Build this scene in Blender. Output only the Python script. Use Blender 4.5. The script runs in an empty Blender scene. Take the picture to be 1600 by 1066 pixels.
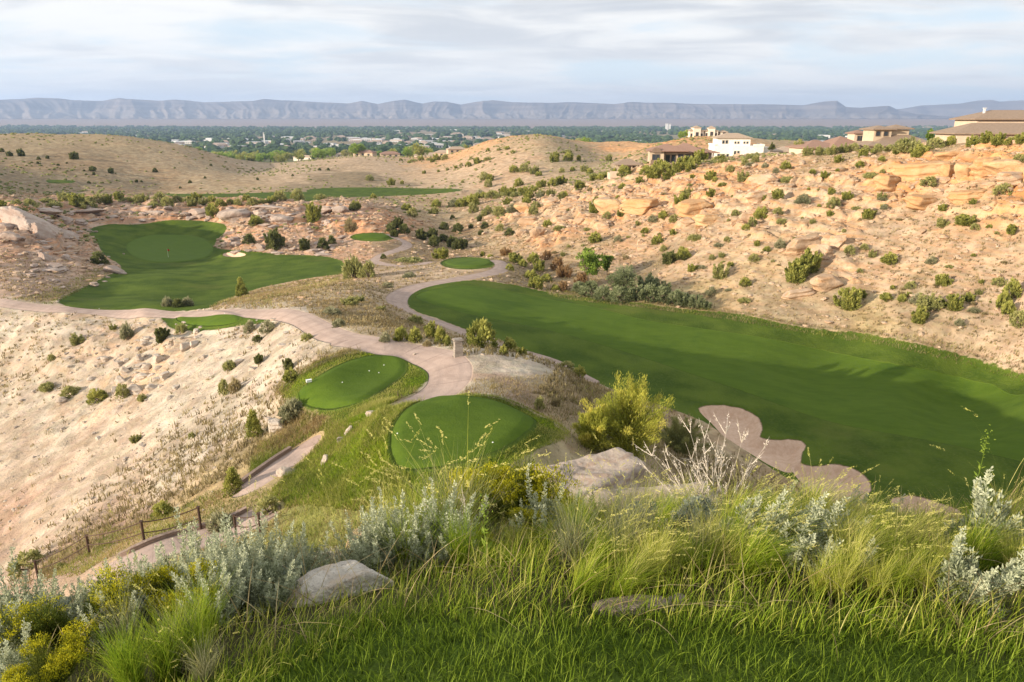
import bpy, math, random, time
import numpy as np
T0 = time.time()
rng = np.random.default_rng(7)
random.seed(7)
C = bpy.context.scene.collection
sc = bpy.context.scene
TH = math.radians(17.5); FPX = 1100.0
CT, ST = math.cos(TH), math.sin(TH)

# ---------------------------------------------------------------- helpers
def slope(py):
    v = -(py-533.0)/FPX
    return (-ST+v*CT)/(CT+v*ST)          # z per metre of forward distance
def PY(px, py, Y):
    v = -(py-533.0)/FPX; t = Y/(CT+v*ST)
    return ((px-800.0)/FPX*t, Y, t*(-ST+v*CT))
def PZ(px, py, z):
    return PY(px, py, z/slope(py))

def h2(ix, iy, s):
    h = (ix.astype(np.int64)*374761393 + iy.astype(np.int64)*668265263 + s*974634777) & 0xffffffff
    h = ((h ^ (h >> 13))*1274126177) & 0xffffffff
    h = h ^ (h >> 16)
    return (h & 0xffffff)/float(0xffffff)
def vn(x, y, s=0):
    x = np.asarray(x, float); y = np.asarray(y, float)
    ix = np.floor(x); iy = np.floor(y); fx = x-ix; fy = y-iy
    ux = fx*fx*fx*(fx*(fx*6-15)+10); uy = fy*fy*fy*(fy*(fy*6-15)+10)
    a = h2(ix, iy, s); b = h2(ix+1, iy, s); c = h2(ix, iy+1, s); d = h2(ix+1, iy+1, s)
    return (a+(b-a)*ux)*(1-uy)+(c+(d-c)*ux)*uy
def fbm(x, y, o=4, s=0, g=.5):
    r = 0; a = 1.; n = 0
    c, sn = .8, .6
    for i in range(o):
        r = r+a*(vn(x, y, s+i*17)-.5)*2; n += a; a *= g
        x, y = (x*c-y*sn)*2.03+7.1, (x*sn+y*c)*2.03-3.7
    return r/n
def rdg(x, y, o=3, s=0):
    r = 0; a = 1.; n = 0
    for i in range(o):
        r = r+a*(1-np.abs(vn(x, y, s+i*31)*2-1)); n += a; a *= .5; x = x*2.1+3.3; y = y*2.1+1.7
    return r/n
def sst(a, b, x):
    t = np.clip((x-a)/(b-a), 0, 1); return t*t*(3-2*t)
def warp(x, y):
    x = np.asarray(x, float); y = np.asarray(y, float)
    r = np.sqrt(x*x+y*y)+1e-6
    k = np.log1p(r/12.0)/r
    return x*k, y*k

# ---------------------------------------------------------------- terrain control points
W = []                                     # world x,y,z
def cz(*a):
    for px, py, z in a: W.append(PZ(px, py, z))
def cy(*a):
    for px, py, Y in a: W.append(PY(px, py, Y))
# lawn and shoulder in front of the viewpoint
W += [(0,0,-2.0),(0,1.5,-2.0),(-2,.6,-2.05),(2,1,-2.0),(4,1.2,-2.1),(0,2.5,-2.05),(1.6,2.4,-2.05),(-1.3,2.4,-2.12),
      (3,2.6,-2.15),(-2.6,2.4,-2.3),(0,3.4,-2.4),(2.2,3.6,-2.35),(-2.2,3.5,-2.85),(4.5,4,-2.5),(-4.5,3,-3.3),
      (0,5,-3.4),(3,5,-3.25),(6,6,-4.0),(-2.5,5.2,-4.3),(-6,6,-6.6),(0,7,-4.7),(1,9,-5.7),(4,8,-5.6),(8,9,-6.6),
      (-3,8,-6.6),(0,12,-7.9),(6,13,-10),(12,13,-11.5),(-7,11,-10),(-14,13,-15.5),(0,17,-10.8),(7,18,-14.5),(-6,17,-13.2),
      (16,20,-19.5),(-14,20,-17.2),(-24,20,-22),(10,24,-18.5),(0,21,-12.9),(20,33,-25.5),(34,33,-27.5),(-3,22.5,-13.6),
      # behind and beside
      (0,-5,-1.7),(0,-15,-.8),(15,-10,-2),(-12,-8,-1.6),(-25,-10,-6),(-20,2,-9),(-35,5,-20),(40,-10,-8),(0,-60,2),
      (-40,-40,0),(50,-50,0),(30,5,-14),(60,10,-24),(60,35,-27.5),(80,-20,-18),(-60,0,-27),(-60,30,-30),(-90,20,-33),(-150,10,-34),(-100,-60,-22),
      (-120,60,-34),(-200,60,-34),(300,-200,0),(-300,-200,0),(0,-300,0),(90,45,-26),(120,40,-12),(110,70,-16),(150,100,-2),(160,140,-2),(220,100,0),
      (-150,130,-24),(-185,150,-15),(-215,190,-13),(-180,230,-20),(-260,250,-8),(-300,60,-25),(-400,150,-8)]
# tees, ridge and path
cz((740,650,-14.0),(720,634,-14.0),(660,690,-13.95),(820,670,-14.1),(690,720,-13.9),(760,700,-13.9),
   (690,628,-14.9),(850,640,-15.2),(800,580,-15.3),(890,600,-16.1),(760,560,-15.3),(840,560,-16.2),
   (550,600,-16.3),(600,560,-16.3),(520,648,-16.4),(640,580,-16.2),(480,610,-16.5),
   (700,600,-15.5),(715,553,-15.4),(600,543,-15.9),(500,520,-17.2),(470,497,-18.2),(440,489,-19),
   (440,725,-17.4),(480,705,-17.4),(395,757,-17.3),(345,832,-17.2),(250,850,-17.3),(180,885,-17.6),(300,800,-18.6),
   (560,735,-14.7),(520,740,-15.6),(470,660,-17.8),(555,690,-14.9),(590,655,-14.3),(520,700,-16.2),
   (560,490,-19),(500,470,-20.5),(600,480,-20.2),(560,450,-22.5),(640,515,-17.6),(700,535,-16.0),(430,470,-21.8),
   # lower path and the fairway
   (830,553,-25),(880,570,-25.5),(720,518,-23.6),(660,495,-23.6),(620,468,-24),(640,452,-24.4),(700,438,-25),(770,420,-26),(780,408,-26.5),
   (730,411,-26.9),(680,460,-24.6),(760,480,-25),(900,500,-26),(1000,480,-26.4),(920,590,-26),(1000,560,-26.8),(1100,490,-26.6),
   (1100,600,-27.2),(1300,520,-27),(1200,600,-27.4),(1400,650,-27.6),(1500,562,-27.2),(1600,592,-27.3),(1100,640,-27),(1240,720,-27.4),
   (1350,760,-27.6),(1500,790,-27.8),(1600,700,-27.8),(1700,650,-27.6),
   # left bowl
   (0,850,-29),(0,700,-31),(0,600,-31),(0,520,-28),(100,700,-28.2),(100,800,-26),(200,600,-26.2),(200,700,-25.4),(200,800,-23.2),
   (200,520,-25.6),(300,600,-23),(300,520,-23.3),(400,600,-20.2),(400,650,-19.4),(300,700,-21.6),(300,770,-20),(400,540,-20.5),(100,600,-29),
   (430,690,-18.4),(360,720,-19.3),(60,880,-25),(400,510,-20.4))
cy((0,477,100),(100,484,95),(220,490,88),(350,488,80),(-60,470,108))
# left turf bowl, green, rocks round it
cy((263,389,200),(200,385,198),(330,385,200),(263,408,180),(300,475,112),(400,440,138),(150,460,121),(500,410,158),(530,425,140),
   (250,362,222),(180,355,218),(330,350,226),(250,440,135),(300,425,155),(250,325,240),(450,330,228),(350,325,236),(40,350,172),(20,325,185),(50,400,150),
   (50,440,122),(120,470,107),(140,400,165),(120,350,215),(440,375,190),(520,385,183),(130,325,235),(-80,400,150),(-80,440,125),(-60,340,190),
   (560,372,188),(590,400,160),(640,382,183),(600,352,205),(560,330,225),(650,410,150),
   (700,385,196),(700,345,245),(800,395,168),(850,430,132),(900,440,124),(950,455,116),(760,350,225),
   (900,350,178),(1000,400,139),(1000,330,172),(1000,285,208),(900,300,235),(800,320,245),(860,380,165),
   (1000,262,222),(1050,256,226),(1100,250,236),(1150,247,244),(1200,242,236),(1100,300,168),(1100,360,136),(1100,420,117),(1100,470,105),
   (1200,490,95),(1200,440,106),(1200,380,119),(1200,320,137),(1200,265,170),(1300,505,91),(1300,440,101),(1300,360,115),(1300,290,138),(1300,243,172),
   (1400,535,82),(1400,500,87),(1400,440,97),(1400,380,107),(1400,320,118),(1400,270,132),(1400,240,150),
   (1600,575,73.5),(1600,500,80),(1600,440,87),(1600,380,94),(1600,320,101),(1600,270,108),(1600,232,118),(1500,222,146),(1500,530,81),
   (1600,222,140),(1700,210,150),(1700,500,75),(1700,300,95),(1700,600,64))
# mid distance
cy((850,214,470),(850,250,400),(800,290,335),(900,245,420),(960,250,430),(700,296,350),(620,299,350),(520,300,330),(600,265,480),(450,268,470),
   (700,245,600),(560,245,640),(760,222,620),(180,212,520),(0,217,450),(-100,222,430),(300,228,550),(345,243,560),(400,268,480),(250,300,340),(100,292,320),(0,290,290),
   (100,250,390),(200,250,420),(0,250,370),(470,300,320),(380,306,290),(980,222,600),(1080,213,470),(1140,212,480),(1250,216,520),(720,285,380),(640,282,420),(1000,240,360),(930,280,280))
W += [(60,300,-24),(140,330,-22),(250,320,-14),(120,700,-38),(-300,800,-46),(0,900,-50),(300,900,-48),(600,900,-50),(-700,900,-40),(0,1250,-70),(600,1250,-72),(-600,1250,-70),(-1200,1200,-70),(1200,1200,-70),
      (-500,420,-8),(-700,300,0),(400,300,-6),(350,180,0),(600,300,0),(700,0,0),(-700,-100,-10)]
for r in (1700, 2600, 5000, 9000):
    for a in (-60,-30,0,30,60): W.append((r*math.sin(math.radians(a)), r*math.cos(math.radians(a)), -80))
W = np.array(W)
def tps_fit(P, z, lam):
    d = np.sqrt(((P[:,None]-P[None])**2).sum(-1))+1e-9
    K = d*d*np.log(d); n = len(P)
    K[np.arange(n), np.arange(n)] = lam
    A = np.zeros((n+3, n+3)); A[:n,:n] = K; A[:n,n] = 1; A[:n,n+1:] = P; A[n,:n] = 1; A[n+1:,:n] = P.T
    return np.linalg.solve(A, np.concatenate([z, [0,0,0]]))
CP = np.stack(warp(W[:,0], W[:,1]), 1)
CW = tps_fit(CP, W[:,2], 2e-4)
def tps(x, y):
    qx, qy = warp(x, y); shp = qx.shape
    qx = qx.ravel().astype(np.float32); qy = qy.ravel().astype(np.float32)
    out = np.empty(len(qx)); n = len(CP); w = CW.astype(np.float32); P = CP.astype(np.float32)
    for i in range(0, len(qx), 60000):
        a = qx[i:i+60000,None]-P[None,:,0]; b = qy[i:i+60000,None]-P[None,:,1]
        d2 = a*a+b*b+1e-12
        out[i:i+60000] = (.5*d2*np.log(d2))@w[:n] + w[n]+w[n+1]*qx[i:i+60000]+w[n+2]*qy[i:i+60000]
    return out.reshape(shp)
# base surface sampled once on a fine log-polar table, then read by bicubic lookup
NA, NR = 721, 520
_ta = np.linspace(-math.pi, math.pi, NA); _tr = np.linspace(0, math.log1p(16000/3.0), NR)
_A, _R = np.meshgrid(_ta, np.expm1(_tr)*3.0, indexing='ij')
TAB = tps(_R*np.sin(_A), _R*np.cos(_A))
def cub(t):
    return (-.5*t+t*t-.5*t**3, 1-2.5*t*t+1.5*t**3, .5*t+2*t*t-1.5*t**3, -.5*t*t+.5*t**3)
def HB(x, y):
    x = np.asarray(x, float); y = np.asarray(y, float)
    a = (np.arctan2(x, y)+math.pi)/(2*math.pi)*(NA-1); r = np.log1p(np.hypot(x, y)/3.0)/_tr[-1]*(NR-1)
    a0 = np.clip(np.floor(a).astype(int), 0, NA-2); r0 = np.clip(np.floor(r).astype(int), 0, NR-2)
    wa = cub(a-a0); wr = cub(np.clip(r-r0, 0, 1)); o = 0
    for i in range(4):
        ia = (a0+i-1) % (NA-1)
        for j in range(4):
            o = o+wa[i]*wr[j]*TAB[ia, np.clip(r0+j-1, 0, NR-1)]
    d = np.hypot(x, y)                       # the plain climbs gently towards the cliffs
    return np.where(d > 1500, o+(-80-o)*sst(1500, 2300, d)+sst(7000, 12500, d)*84, o)

# ---------------------------------------------------------------- pixel -> ground, regions
def hit(px, py, H=None, near=1.2, far=9000):
    px = np.atleast_1d(np.asarray(px, float)); py = np.atleast_1d(np.asarray(py, float))
    v = -(py-533.)/FPX; k = 1/(CT+v*ST); sx = (px-800)/FPX*k; szz = (-ST+v*CT)*k
    def march(Hf, Ys):
        X = sx[:,None]*Ys; g = Hf(X, Ys) - szz[:,None]*Ys
        below = g > 0; i = np.argmax(below, 1); i = np.where(below.any(1), np.maximum(i, 1), Ys.shape[1]-1)
        n = np.arange(len(px)); g0 = g[n,i-1]; g1 = g[n,i]; f = np.clip(g0/(g0-g1-1e-9), 0, 1)
        return Ys[n,i-1]+(Ys[n,i]-Ys[n,i-1])*f
    Ys = np.broadcast_to(near*np.exp(np.linspace(0, math.log(far/near), 900)), (len(px), 900))
    Y = march(HB, Ys)
    if H is not None: Y = march(H, Y[:,None]*np.linspace(.86, 1.12, 40)[None])
    return np.stack([sx*Y, Y], 1)
def crop(ox, oy, s, pts): return [(ox+a/s, oy+b/s) for a, b in pts]
def smooth_closed(P, k=6):
    P = np.asarray(P, float); n = len(P); out = []
    for i in range(n):
        p0, p1, p2, p3 = P[i-1], P[i], P[(i+1) % n], P[(i+2) % n]
        for j in range(k):
            t = j/k
            out.append(.5*((2*p1)+(-p0+p2)*t+(2*p0-5*p1+4*p2-p3)*t*t+(-p0+3*p1-3*p2+p3)*t**3))
    return np.array(out)
def smooth_open(P, k=6):
    P = np.asarray(P, float); P = np.vstack([2*P[0]-P[1], P, 2*P[-1]-P[-2]]); out = []
    for i in range(1, len(P)-2):
        p0, p1, p2, p3 = P[i-1], P[i], P[i+1], P[i+2]
        for j in range(k):
            t = j/k
            out.append(.5*((2*p1)+(-p0+p2)*t+(2*p0-5*p1+4*p2-p3)*t*t+(-p0+3*p1-3*p2+p3)*t**3))
    out.append(P[-2]); return np.array(out)
def gpoly(pts): 
    p = smooth_closed(pts, 5); return hit(p[:,0], p[:,1])
def ell(cx, cy_, rx, ry, n=20, rot=0):
    return [(cx+rx*math.cos(2*math.pi*i/n)*math.cos(rot)-ry*math.sin(2*math.pi*i/n)*math.sin(rot),
             cy_+rx*math.cos(2*math.pi*i/n)*math.sin(rot)+ry*math.sin(2*math.pi*i/n)*math.cos(rot)) for i in range(n)]
def seg_dist(x, y, A, B):
    d = np.full(x.shape, 1e9)
    for (ax, ay), (bx, by) in zip(A, B):
        dx, dy = bx-ax, by-ay; L = dx*dx+dy*dy+1e-9
        t = np.clip(((x-ax)*dx+(y-ay)*dy)/L, 0, 1)
        d = np.minimum(d, (x-ax-t*dx)**2+(y-ay-t*dy)**2)
    return np.sqrt(d)
def sd_poly(x, y, P, lim=4.0):
    out = np.full(x.shape, -lim)
    lo = P.min(0)-lim; hi = P.max(0)+lim
    m = (x > lo[0])&(x < hi[0])&(y > lo[1])&(y < hi[1])
    if not m.any(): return out
    X = x[m]; Y = y[m]; Q = np.roll(P, -1, 0)
    d = seg_dist(X, Y, P, Q); ins = np.zeros(X.shape, bool)
    for (ax, ay), (bx, by) in zip(P, Q):
        c = ((ay > Y) != (by > Y))
        ins ^= c & (X < (bx-ax)*(Y-ay)/(by-ay+1e-12)+ax)
    out[m] = np.where(ins, np.minimum(d, lim), -np.minimum(d, lim)); return out
def sd_line(x, y, P, half, lim=4.0):
    out = np.full(x.shape, -lim)
    lo = P.min(0)-lim-half; hi = P.max(0)+lim+half
    m = (x > lo[0])&(x < hi[0])&(y > lo[1])&(y < hi[1])
    if m.any(): out[m] = np.clip(half-seg_dist(x[m], y[m], P[:-1], P[1:]), -lim, lim)
    return out
c4 = lambda p: crop(0, 300, 2.963, p)
c5 = lambda p: crop(530, 300, 2.963, p)
c8 = lambda p: crop(400, 480, 2.963, p)
cr = lambda p: crop(860, 480, 2.162, p)
FAIR = gpoly([(636,472),(650,453),(690,443),(740,439),(800,446),(860,458),(930,468),(1000,475),(1080,485),(1160,493),(1250,512),(1330,520),(1400,532),(1500,555),(1600,585),
              (1760,630),(1760,900),(1600,850),(1450,825),(1350,790),(1240,755),(1150,700),(1095,660),(1020,632),(960,612),(918,592),(880,571),(830,551),(720,512),(680,497),(650,487)])
FAIRM = gpoly([(650,466),(680,452),(740,447),(830,462),(930,482),(1000,500),(1100,515),(1200,530),(1350,560),(1500,590),(1760,660),(1760,760),(1500,700),(1300,660),(1150,610),(1000,560),(850,515),(720,488)])
BOWL = gpoly(c4([(270,505),(480,400),(560,350),(480,290),(440,220),(400,180),(500,150),(640,150),(800,130),(1000,140),(1050,170),(1000,230),(1010,262),(1130,272),(1300,290),(1500,300),(1595,330),(1595,380),(1450,400),(1200,450),(1050,510),(950,545),(650,555),(400,545)]))
GREEN = gpoly(c4([(600,235),(680,205),(800,200),(920,210),(975,240),(985,280),(930,312),(800,328),(700,325),(620,300),(585,265)]))
GREENT = gpoly(c4([(620,440),(700,400),(850,395),(950,420),(980,460),(900,500),(700,490)]))
TS = gpoly(ell(326,499,50,12.5)); TSR = gpoly([(255,492),(300,488),(400,489),(425,497),(410,506),(370,512),(330,518),(280,518),(258,507)])
T1 = gpoly(c8([(200,400),(290,330),(400,270),(520,235),(640,232),(690,260),(690,310),(620,370),(520,430),(420,470),(300,485),(220,460)]))
T1R = gpoly(c8([(120,400),(180,340),(330,250),(450,215),(640,212),(780,250),(830,275),(810,330),(720,400),(600,450),(500,520),(400,545),(300,510),(190,460)]))
T2 = gpoly(c8([(640,590),(700,510),(800,465),(950,450),(1100,470),(1200,510),(1290,570),(1220,650),(1100,720),(900,780),(700,800),(640,760),(622,680)]))
T2R = gpoly(c8([(480,780),(500,680),(560,560),(600,475),(680,438),(900,428),(1100,450),(1250,500),(1400,570),(1430,620),(1300,690),(1100,800),(900,880),(600,880)]))
T3 = gpoly(ell(731,411.5,37,7)); T3R = gpoly(ell(731,412.5,43,10))
T4 = gpoly(ell(581,370,28,4.5)); T4R = gpoly(ell(583,371,36,7))
FAR1 = gpoly([(480,297),(540,293),(640,294),(722,296),(690,302),(620,306),(540,308),(500,306)]); FAR2 = gpoly([(250,303),(330,303),(480,300),(500,306),(500,313),(470,315),(380,309),(290,309)])
FAR3 = gpoly([(75,281),(115,282),(112,286),(78,286)])
B1 = gpoly(cr([(500,345),(560,335),(640,345),(700,375),(716,410),(712,440),(760,450),(830,450),(862,470),(850,500),(840,545),(800,560),(740,535),(690,505),(640,475),(590,445),(550,400)]))
B2 = gpoly(cr([(795,515),(880,540),(960,535),(1030,555),(1075,590),(1080,625),(1040,660),(960,670),(870,620)]))
B3 = gpoly(cr([(1150,655),(1220,640),(1300,660),(1380,690),(1400,730),(1380,760),(1280,755),(1180,710)]))
B4 = gpoly(ell(366,398.5,18,4.2))
LAWN = np.array([(-60,-60),(-60,-4),(-6,-.5),(-2.6,.8),(-1.5,1.5),(-1.15,2.1),(-.75,2.55),(-.35,2.75),(.1,2.6),(.8,2.55),(1.5,2.5),(2.2,2.4),(3.2,2.2),(5,2.0),(30,-2),(60,-60)])
def gline(pts):
    p = smooth_open(pts, 5); q = hit(p[:,0], p[:,1]); return q
def relax(Q, n=6):
    Q = Q.copy()
    for _ in range(n): Q[1:-1] = .25*Q[:-2]+.5*Q[1:-1]+.25*Q[2:]
    return Q
PATHS = [(relax(gline([(-60,468),(0,474),(60,480),(100,484),(160,487),(220,490),(300,491),(380,488),(440,490),(478,499),(508,518),(545,531),(600,541)])), 1.2),
         (relax(gline([(545,531),(600,541),(650,549),(693,563),(705,580),(700,600),(680,618),(648,632)])), 1.42),
         (relax(gline([(476,700),(455,716),(425,737),(392,759)])), .95),
         (relax(gline([(395,812),(345,836),(300,843),(250,858),(200,880),(160,900)])), 1.2),
         (relax(gline(c5([(730,318),(762,345),(720,372),(620,392),(500,412),(380,432),(300,462),(262,500),(290,540),(370,572),(450,602),(560,642)])+[(760,535),(830,553),(880,572),(915,592)])), 1.45),
         (relax(gline(c5([(150,325),(200,290),(290,265),(320,240),(280,220),(230,200)]))), 1.3),
         (relax(gline(c5([(150,320),(230,340),(330,345),(420,325)]))), 1.3),
         (relax(gline([(735,590),(790,590),(812,612),(812,640)])), .9),
         (relax(gline([(455,350),(465,340),(472,330)])), 1.5)]
PATHS_HARD = PATHS[:7]; PATHS_DIRT = PATHS[7:]
for Q, h in PATHS: pass
TURF = [FAIR, BOWL, TSR, T1R, T2R, T3R, T4R, FAR1, FAR2, FAR3, LAWN]
MOWN = [GREEN, TS, T1, T2, T3, T4]
SAND = [B1, B2, B3, B4]
def arc_len(x, y, L, lim=1.8):
    out = np.zeros(x.shape); best = np.full(x.shape, 1e9)
    for P, h in L:
        lo = P.min(0)-lim-h; hi = P.max(0)+lim+h; m = (x > lo[0])&(x < hi[0])&(y > lo[1])&(y < hi[1]); X = x[m]; Y = y[m]; b = best[m]; o = out[m]; s0 = 0.
        for (ax, ay), (bx, by) in zip(P[:-1], P[1:]):
            dx, dy = bx-ax, by-ay; L2 = dx*dx+dy*dy+1e-9; t = np.clip(((X-ax)*dx+(Y-ay)*dy)/L2, 0, 1); d = (X-ax-t*dx)**2+(Y-ay-t*dy)**2; k = d < b
            b = np.where(k, d, b); o = np.where(k, s0+t*math.sqrt(L2), o); s0 += math.sqrt(L2)
        best[m] = b; out[m] = o
    return out
def mx(L, x, y): 
    o = np.full(np.shape(x), -4.0)
    for P in L: o = np.maximum(o, sd_poly(x, y, P))
    return o
def mxl(L, x, y):
    o = np.full(np.shape(x), -4.0)
    for P, h in L: o = np.maximum(o, sd_line(x, y, P, h))
    return o

# ---------------------------------------------------------------- ground character: colour, rockiness, scrub
ANC = []
def an(px, py, Y, col, rock, scree=0.0): 
    x, y, z = PY(px, py, Y); ANC.append((x, y)+tuple(col)+(rock, scree))
cR = (.43,.33,.23); cO = (.49,.315,.175); cP = (.445,.39,.315); cPk = (.39,.29,.225); cH = (.36,.285,.185); cS = (.39,.305,.17); cD = (.25,.20,.13)
for a in [(1400,270,132,cO,1),(1500,260,125,cO,1),(1600,270,108,cO,1),(1300,290,138,cR,1),(1200,300,140,cR,1),(1100,310,160,cR,1),(1000,310,185,cR,1),(900,320,200,cR,.9),(840,330,215,cR,.8),
          (1400,380,107,cR,.45),(1550,350,98,cR,.55),(1280,390,112,cR,.8),(1100,400,122,cR,.4),(1000,370,150,cR,.55),(1250,450,101,cH,.25),(1450,480,88,cH,.2),(1600,440,87,cR,.3),(1100,460,108,cS,.1),
          (1300,500,92,cS,.05),(1600,530,77,cR,.1),(1000,430,125,cD,.1),(900,400,150,cH,.2),(800,380,180,cH,.3),(700,340,245,cH,.2),(880,360,170,cR,.9),
          (100,600,77,cP,.1,1),(0,700,61,cP,.05,1),(200,700,52,cP,.05,1),(100,800,43,cP,.05,1),(300,700,43,cP,.1,1),(300,600,60,cP,.2,1),(150,530,84,cP,.5,1),(0,520,95,cP,.3,1),(250,560,72,cP,.7,.6),(380,540,64,cP,.2,.8),
          (400,620,48,cP,.2,.8),(200,850,33,cPk,.1,.5),(0,850,44,cPk,.1,.8),(350,760,32,cS,.1,.2),(450,690,36,cS,.0,0),(500,760,24,(.22,.23,.07),.0),(600,720,22,(.17,.22,.05),0),(560,700,29,(.2,.25,.06),0),(500,670,36,cS,0),
          (560,490,70,cH,0),(500,460,88,cH,0),(600,440,105,cR,0),(640,425,120,cR,0),(800,570,44,cP,0,.3),(850,620,38,cH,0),(740,575,43,cP,0,.2),(420,505,70,cP,0),(930,620,42,cD,0),
          (50,430,128,cPk,.3),(30,390,155,cPk,.7),(60,350,172,cPk,1),(250,325,238,cPk,.8),(450,335,228,cPk,1),(440,375,190,cPk,.6),(550,380,180,cPk,.5),(130,330,232,cPk,.9),(560,345,215,cPk,1),(100,450,115,cPk,.2),
          (630,400,160,cD,.1),(700,380,196,cD,.3),(760,350,225,cD,.4),(850,430,132,cD,.1),
          (180,220,500,(.34,.265,.165),0),(60,225,450,(.34,.265,.165),0),(100,260,380,cD,.2),(250,260,430,cH,.25),(250,290,350,cD,.3),(0,280,300,cD,.3),(350,280,400,cH,.1),(450,268,470,cR,0),(600,265,480,cR,.05),(700,280,390,cR,.1),(800,260,400,cR,.2),(850,220,460,cH,.2),
          (700,240,600,cO,.3),(560,245,640,cR,.1),(780,225,620,cO,.6),(980,225,600,cO,.6),(1080,215,470,cO,.6),(1200,218,500,cH,.2),(900,260,400,cH,.1),(950,280,290,cH,.3),(500,300,330,cD,0),(560,280,420,cD,.1),
          (400,235,1000,(.12,.13,.06),0),(700,230,1000,(.13,.13,.06),0),(1200,225,1200,(.13,.13,.06),0),(100,230,1200,(.13,.13,.06),0),(800,225,2300,(.14,.14,.08),0),(200,225,2300,(.14,.14,.08),0),(1400,225,2300,(.14,.14,.08),0),
          (400,203,6000,(.13,.14,.07),0),(1200,203,6000,(.13,.14,.07),0),(800,195,9500,(.36,.27,.2),0),(100,195,9500,(.36,.27,.2),0),(1500,195,9500,(.36,.27,.2),0),
          (1150,247,244,cH,.2),(1450,235,150,cH,.3),(1300,250,165,cH,.4)]: an(*a)
for x, y, c, r in [(0,0,(.05,.06,.02),0),(0,3,(.07,.07,.03),0),(3,5,(.09,.09,.04),0),(-3,5,(.1,.09,.05),0),(0,9,(.2,.16,.09),0),(8,10,(.2,.16,.09),0),(-8,9,cS,0),(5,18,cS,0),(15,25,cS,0),(-60,-40,cH,0),(60,-40,cH,0)]:
    ANC.append((x, y)+tuple(c)+(r, 0.))
ANC = np.array(ANC); AQ = np.stack(warp(ANC[:,0], ANC[:,1]), 1).astype(np.float32)
def zone(x, y):
    jx = fbm(x*.09, y*.09, 3, 71)*np.hypot(x, y)*.05; jy = fbm(x*.09+9, y*.09, 3, 72)*np.hypot(x, y)*.07
    qx, qy = warp(x+jx, y+jy); qx = qx.ravel().astype(np.float32); qy = qy.ravel().astype(np.float32)
    out = np.empty((len(qx), 5), np.float32); A = ANC[:,2:].astype(np.float32)
    for i in range(0, len(qx), 80000):
        d = (qx[i:i+80000,None]-AQ[None,:,0])**2+(qy[i:i+80000,None]-AQ[None,:,1])**2+1e-5
        w = 1/(d*d); out[i:i+80000] = (w@A)/w.sum(1)[:,None]
    return out.reshape(np.shape(x)+(5,))
def detail(x, y, Z=None, info=None):
    """small relief added to the smooth base"""
    if Z is None: Z = zone(x, y)
    if info is None:
        turf = mx(TURF, x, y); path = mxl(PATHS_HARD, x, y); sand = mx(SAND, x, y); mown = mx(MOWN, x, y)
    else: turf, mown, path, sand = info
    d = np.hypot(x, y); rock = Z[...,3]; scree = Z[...,4]
    free = sst(0.2, 2.5, -np.maximum(np.maximum(turf, path), sand))
    base = HB(x, y)
    hn = base+1.6*fbm(x*.035, y*.035, 3, 5)+.5*fbm(x*.2, y*.2, 2, 6)
    st = 1.9
    t = hn/st; fl = np.floor(t); fr = t-fl
    ter = (fl+sst(.0, .28, fr)*.75+.25*fr)*st-hn
    rk = rock*sst(.35, .7, rock+.45*fbm(x*.05, y*.05, 3, 9))
    near = sst(10, 25, d)
    o = near*free*rk*ter*1.05
    c1 = sst(.10, 0, np.abs(fbm(x*.10+2, y*.10, 3, 44))); c2 = sst(.09, 0, np.abs(fbm(x*.26, y*.26+5, 2, 45)))
    o = o-near*free*rk*(.9*c1+.5*c2)*sst(420, 260, d)
    o = o+near*free*rk*(.55*fbm(x*.28, y*.28, 3, 12))
    o = o+near*free*(.10+.16*rock)*fbm(x*.9, y*.9, 3, 13)
    # erosion rills on the pale slope, running down the bowl
    u = x*.8+y*.6; w = -x*.6+y*.8
    o = o+near*free*scree*(-.55*(rdg(w*.16+.4*fbm(x*.05,y*.05,2,3), u*.03, 3, 21)**3)+.25*fbm(x*.25,y*.25,3,22)+.25)
    o = o+near*free*.35*fbm(x*.06, y*.06, 2, 14)*sst(30, 60, d)
    # larger undulation far off
    far = sst(260, 420, d)*sst(9000, 1500, d)
    o = o+far*free*(2.6*fbm(x*.012, y*.012, 4, 15)-1.6*rdg(x*.006+.3, y*.004, 3, 16)*sst(900,600,d))
    # turf mounding, tees raised, bunkers sunk
    o = o+near*sst(.5, 3.5, turf)*.30*fbm(x*.055, y*.055, 2, 17)*sst(.5, -3, mown)*np.where(d > 40, 1, .3)
    o = o+np.where(d > 15, .28*sst(-.5, .6, mown), 0)
    o = o+.34*sst(-2.6, .1, sd_poly(x, y, T2))
    o = o-.95*sst(-.1, 1.3, sand)+.14*np.exp(-((sand+.5)/.5)**2)*(d > 15)
    o = o+.18*np.exp(-((turf+.15)/.35)**2)*(d > 15)*sst(0., -1.2, path)*sst(250,150,d)
    return o
def HF(x, y):
    x = np.asarray(x, float); y = np.asarray(y, float)
    return HB(x, y)+detail(x, y)
_hfc = {}
def hf(x, y): return float(HF(np.array([x]), np.array([y]))[0])

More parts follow.
